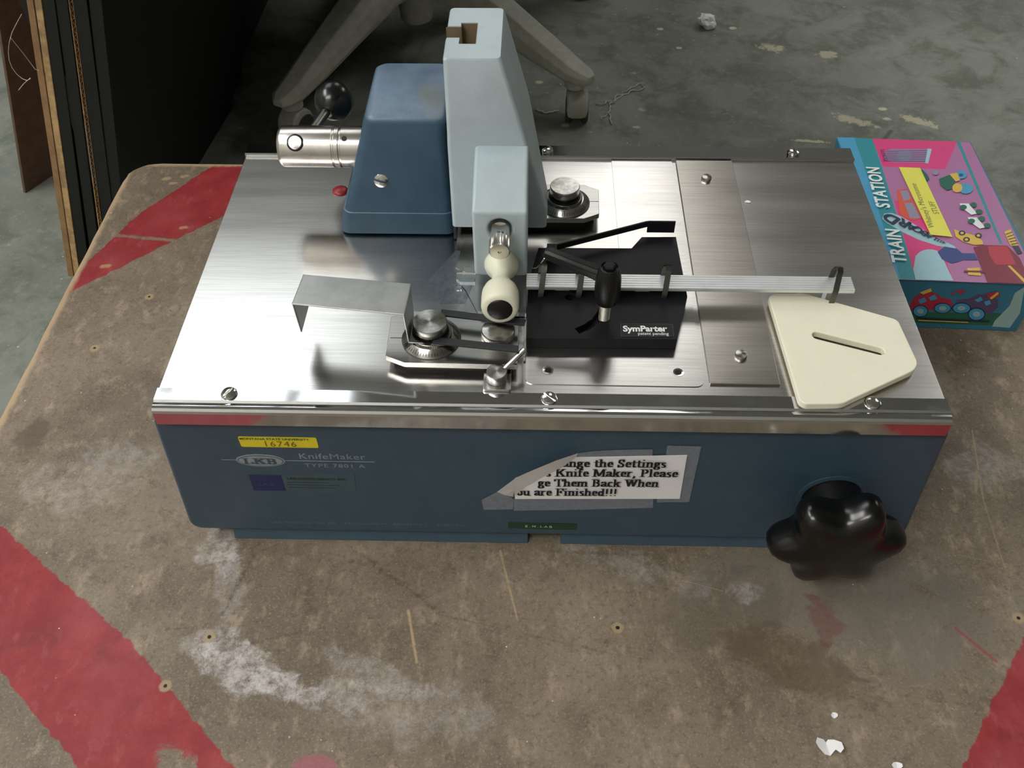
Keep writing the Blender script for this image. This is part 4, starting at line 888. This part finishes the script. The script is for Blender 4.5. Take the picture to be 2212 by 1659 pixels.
# crumpled wad on the floor
cw = P(1528, 58, z=FZ); bmw = bmesh.new(); bmesh.ops.create_icosphere(bmw, subdivisions=3, radius=.019)
from mathutils import noise as mn
for v in bmw.verts:
    k = 1 + .45 * mn.noise(v.co * 70) + .25 * mn.noise(v.co * 160); v.co = Vector((v.co.x * k, v.co.y * k, v.co.z * k * .75)) + cw + Vector((0, 0, .013))
tag(put('paper_wad', bmw, mt['paper'], smooth=25), 'crumpled white paper wad on the concrete floor behind the machine', 'paper')
def strand(name, pts, label, r=.0011, amp=.004):
    path = []
    pts = [P(a, b, z=FZ) for a, b in pts]
    for a, b in zip(pts[:-1], pts[1:]):
        for k in range(6): path.append(a.lerp(b, k / 6) + Vector((random.uniform(-amp, amp), random.uniform(-amp, amp), .0015 + random.uniform(0, .002))))
    path.append(pts[-1] + Vector((0, 0, .0015))); return path
s1 = MB().tube(strand('', [(1284, 228), (1322, 222), (1345, 203), (1388, 182), (1392, 192), (1350, 205), (1318, 225)], ''), .0011, 6)
s1.tube(strand('', [(1318, 225), (1315, 240), (1300, 260)], ''), .0011, 6).tube(strand('', [(1315, 240), (1322, 270)], ''), .0013, 6)
tag(put('tangled_string', s1, mt['string']), 'tangled white string on the floor right of the chair caster', 'string')
s2 = MB().tube(strand('', [(1158, 238), (1180, 246), (1207, 240)], '', .0011, .001), .0015, 6)
tag(put('string_offcut', s2, mt['string']), 'short white string offcut on the floor left of the chair caster', 'string')

# ================================================================= OFFICE CHAIR
hubc = Vector((-.258, 1.520, FZ))
ch = thing('office_chair', hubc, 'grey five-star office chair base on casters standing on the floor behind the machine', 'chair')
put('gas_column', MB().lathe([(.001, .050), (.030, .050), (.034, .056), (.036, .09), (.040, .12), (.040, .22), (.028, .235), (.028, .36), (.016, .37), (.016, .44)], hubc, (0, 0, 1), 40), mt['chair'], ch)
put('hub', MB().lathe([(.045, .125), (.060, .14), (.062, .19), (.052, .215), (.03, .22)], hubc, (0, 0, 1), 48), mt['chair'], ch, smooth=60)
tips = [(-41.3, .464), (-118.0, .442), (30, .46), (102, .46), (172, .46)]
for an, L in tips:
    d = Vector((math.cos(R(an)), math.sin(R(an)), 0)); s = Vector((-d.y, d.x, 0)); rg = []
    for t, wv, zt_, zb_ in ((.04, .056, .225, .130), (.25, .048, .208, .132), (.5, .042, .172, .112), (.75, .036, .134, .090), (.92, .030, .106, .078), (.98, .024, .100, .078), (1.01, .012, .095, .080)):
        c = hubc + d * (L * t)
        rg.append([c + s * (wv * u) + Vector((0, 0, zb_ + (zt_ - zb_) * v)) for u, v in ((-.78, 0), (.78, 0), (.95, .25), (.9, .7), (.5, 1), (-.5, 1), (-.9, .7), (-.95, .25))])
    lg = put('base_arm', MB().loft(rg), mt['chair'], ch, bevel=.004, seg=3, smooth=60)
    c = hubc + d * (L * .93); side_d = Vector((1, 0, 0)) if an == -41.3 else s
    put('caster_stem', MB().lathe([(.016, .060), (.020, .064), (.020, .079), (.014, .082)], c, (0, 0, 1), 24), mt['chair'], lg)
    fwd = Vector((0, 0, 1)).cross(side_d)
    if an == -41.3:
        c = Vector((.0707, 1.222, FZ))
        fwd = Vector((0, -1, 0))
    hood = MB(); rg = []
    for w_ in (-.020, -.017, .017, .020):
        rr = .030 if abs(w_) < .02 else .027; k = []
        for i in range(0, 13):
            a = R(-25 + 230 * i / 12); k.append(c + side_d * w_ + fwd * (rr * math.cos(a)) + Vector((0, 0, .030 + rr * math.sin(a))))
        rg.append(k)
    hood.loft(rg)
    put('caster_hood', hood, mt['chair'], lg, bevel=.002, smooth=50)
    wl = MB()
    for w_ in (-.021, .009): wl.lathe([(.004, 0), (.022, 0), (.0245, .002), (.0245, .010), (.022, .012), (.004, .012)], c + side_d * w_ + Vector((0, 0, .0245)) + fwd * .004, side_d, 32)
    put('caster_wheel', wl, mt['wheel'], lg)
seat = MB().loft([rrect(hubc.x - .20, hubc.x + .20, hubc.y - .20, hubc.y + .20, .09, -.02), rrect(hubc.x - .23, hubc.x + .23, hubc.y - .23, hubc.y + .23, .10, .005), rrect(hubc.x - .23, hubc.x + .23, hubc.y - .23, hubc.y + .23, .10, .035), rrect(hubc.x - .20, hubc.x + .20, hubc.y - .20, hubc.y + .20, .09, .055)])
put('seat', seat, mt['cloth'], ch, smooth=60)

# ================================================================= DESK above the chair
DX0, DX1, DY0, DY1, DZ = -.64, .06, .42, 2.30, .27
dk = thing('desk', ((DX0 + DX1) / 2, (DY0 + DY1) / 2, FZ), 'dark desk standing over the office chair behind the cart', 'desk')
put('desk_top', MB().box(DX0, DX1, DY0, DY1, DZ - .03, DZ), mt['desk'], dk, bevel=.002)
put('side_panel', MB().box(DX0, DX0 + .02, DY0 + .34, DY1, FZ, DZ - .03), mt['deskp'], dk)
put('back_panel', MB().box(DX0 + .02, DX1, DY1 - .02, DY1, FZ, DZ - .03), mt['deskp'], dk)

# ================================================================= LEANING SHEETS on the left
def leaning(name, bot, topv, depth, thick, mat, label, cat, group=None, yaw=0.0, edge=None):
    """a tall sheet: bot/topv = near edge bottom and top points, depth = length away from the camera"""
    b = Vector(bot); t = Vector(topv); dv = Vector((math.sin(yaw), math.cos(yaw), 0)) * depth
    n = (t - b).cross(dv).normalized() * thick
    if n.x < 0: n = -n
    o = put(name, MB().sheet([b, b + dv, t + dv, t], n, n.length), mat, smooth=0, bevel=.0008)
    return tag(o, label, cat, group), b, t, n
y_ = .977; k = (-.78 + .905) / .355
leaning('cardboard_sheet', (-.905, .977, FZ), (-.905 + .76 * .285, .977, .30), .5, .006, mt['card2'], 'thin brown cardboard sheet, outermost on the left with its foot on the floor', 'cardboard', None, .5)
y_ = .74
def edge_at(y, px_lo, px_hi):
    a = P(*px_lo, y=y); b = P(*px_hi, y=y); d = (b - a) / (b.z - a.z); return a + d * (FZ - a.z), a + d * (.30 - a.z)
YN = .76
def pair_at(y, lo0, lo1, hi0, hi1):
    """near edge and thickness of a board from its two sides at the top of the frame and lower down"""
    a0, t0 = edge_at(y, lo0, hi0); a1, t1 = edge_at(y, lo1, hi1); return a0, t0, ((a1 - a0).length + (t1 - t0).length) / 2
def stack(name, y, l0, l1, h0, h1, mat, label, cat, depth=.6):
    b, t, th_ = pair_at(y, l0, l1, h0, h1); b1 = b + Vector((th_ / .975, 0, 0)); leaning(name, b, t, depth, th_ * .955, mat, label, cat, None, .10); return b1
stack('cardboard_sheet', YN, (129, 478), (142.5, 478), (56, 0), (72.5, 0), mt['card'], 'brown cardboard sheet with a smooth edge, left one of the thick pair', 'cardboard')
stack('cardboard_sheet', YN, (143, 478), (157, 478), (73, 0), (90, 0), mt['cardedge'], 'brown cardboard sheet with a ragged torn edge, right one of the thick pair', 'cardboard')
stack('black_board', YN, (158, 478), (184, 478), (91, 0), (118, 0), mt['bpanel'], 'black board touching the right side of the thick cardboard pair', 'board')
stack('black_board', YN, (185, 478), (210, 478), (119, 0), (146, 0), mt['bpanel'], 'black board touching the left side of the corrugated sheet', 'board')
# corrugated sheet: two liners and a wavy medium
b_, t_, cth = pair_at(YN, (211, 478), (224, 478), (147, 0), (156, 0)); cth = .0058
co = thing('corrugated_sheet', b_, 'thin corrugated cardboard sheet with its wavy cut edge showing', 'cardboard')
up_ = (t_ - b_); dv = Vector((math.sin(.1), math.cos(.1), 0)) * .6; nv = up_.cross(dv).normalized()
if nv.x < 0: nv = -nv
put('liner', MB().sheet([b_, b_ + dv, t_ + dv, t_], nv, .0012), mt['cardedge'], co, smooth=0)
put('liner', MB().sheet([b_ + nv * .0052, b_ + nv * .0052 + dv, t_ + nv * .0052 + dv, t_ + nv * .0052], nv, .0006), mt['card'], co, smooth=0)
wm = MB(); nW = 2 * int(up_.length / .011)
for i in range(nW):
    a = b_ + up_ * (i / nW) + nv * (.0012 if i % 2 else .0052); c = b_ + up_ * ((i + 1) / nW) + nv * (.0052 if i % 2 else .0012)
    wm.sheet([a, a + dv * .3, c + dv * .3, c], up_, .0007)
put('fluted_medium', wm, mt['card'], co, smooth=0)
stack('black_board', YN, (221, 478), (245, 478), (156, 0), (190, 0), mt['bpanel'], 'black board touching the right side of the corrugated sheet', 'board')
stack('black_board', YN, (246, 478), (274, 478), (191, 0), (220, 0), mt['bpanel'], 'rightmost black board, last of the leaning sheets', 'board', .5)
# thread hanging by the cardboard
th_ = [P(a, b, y=.75) for a, b in ((47, 30), (36, 50), (26, 70), (20, 92), (18, 112), (20, 130), (26, 146), (36, 160), (48, 170), (58, 174), (66, 170))]
tag(put('loose_thread', MB().tube(th_, .0004, 6).tube([P(a, b, y=.75) for a, b in ((22, 80), (50, 115), (76, 150), (84, 152))], .0003, 6).tube([P(a, b, y=.75) for a, b in ((66, 168), (52, 180), (40, 195))], .0004, 6), mt['string'], smooth=60), 'fine pale thread hanging from the thick cardboard pair', 'thread')
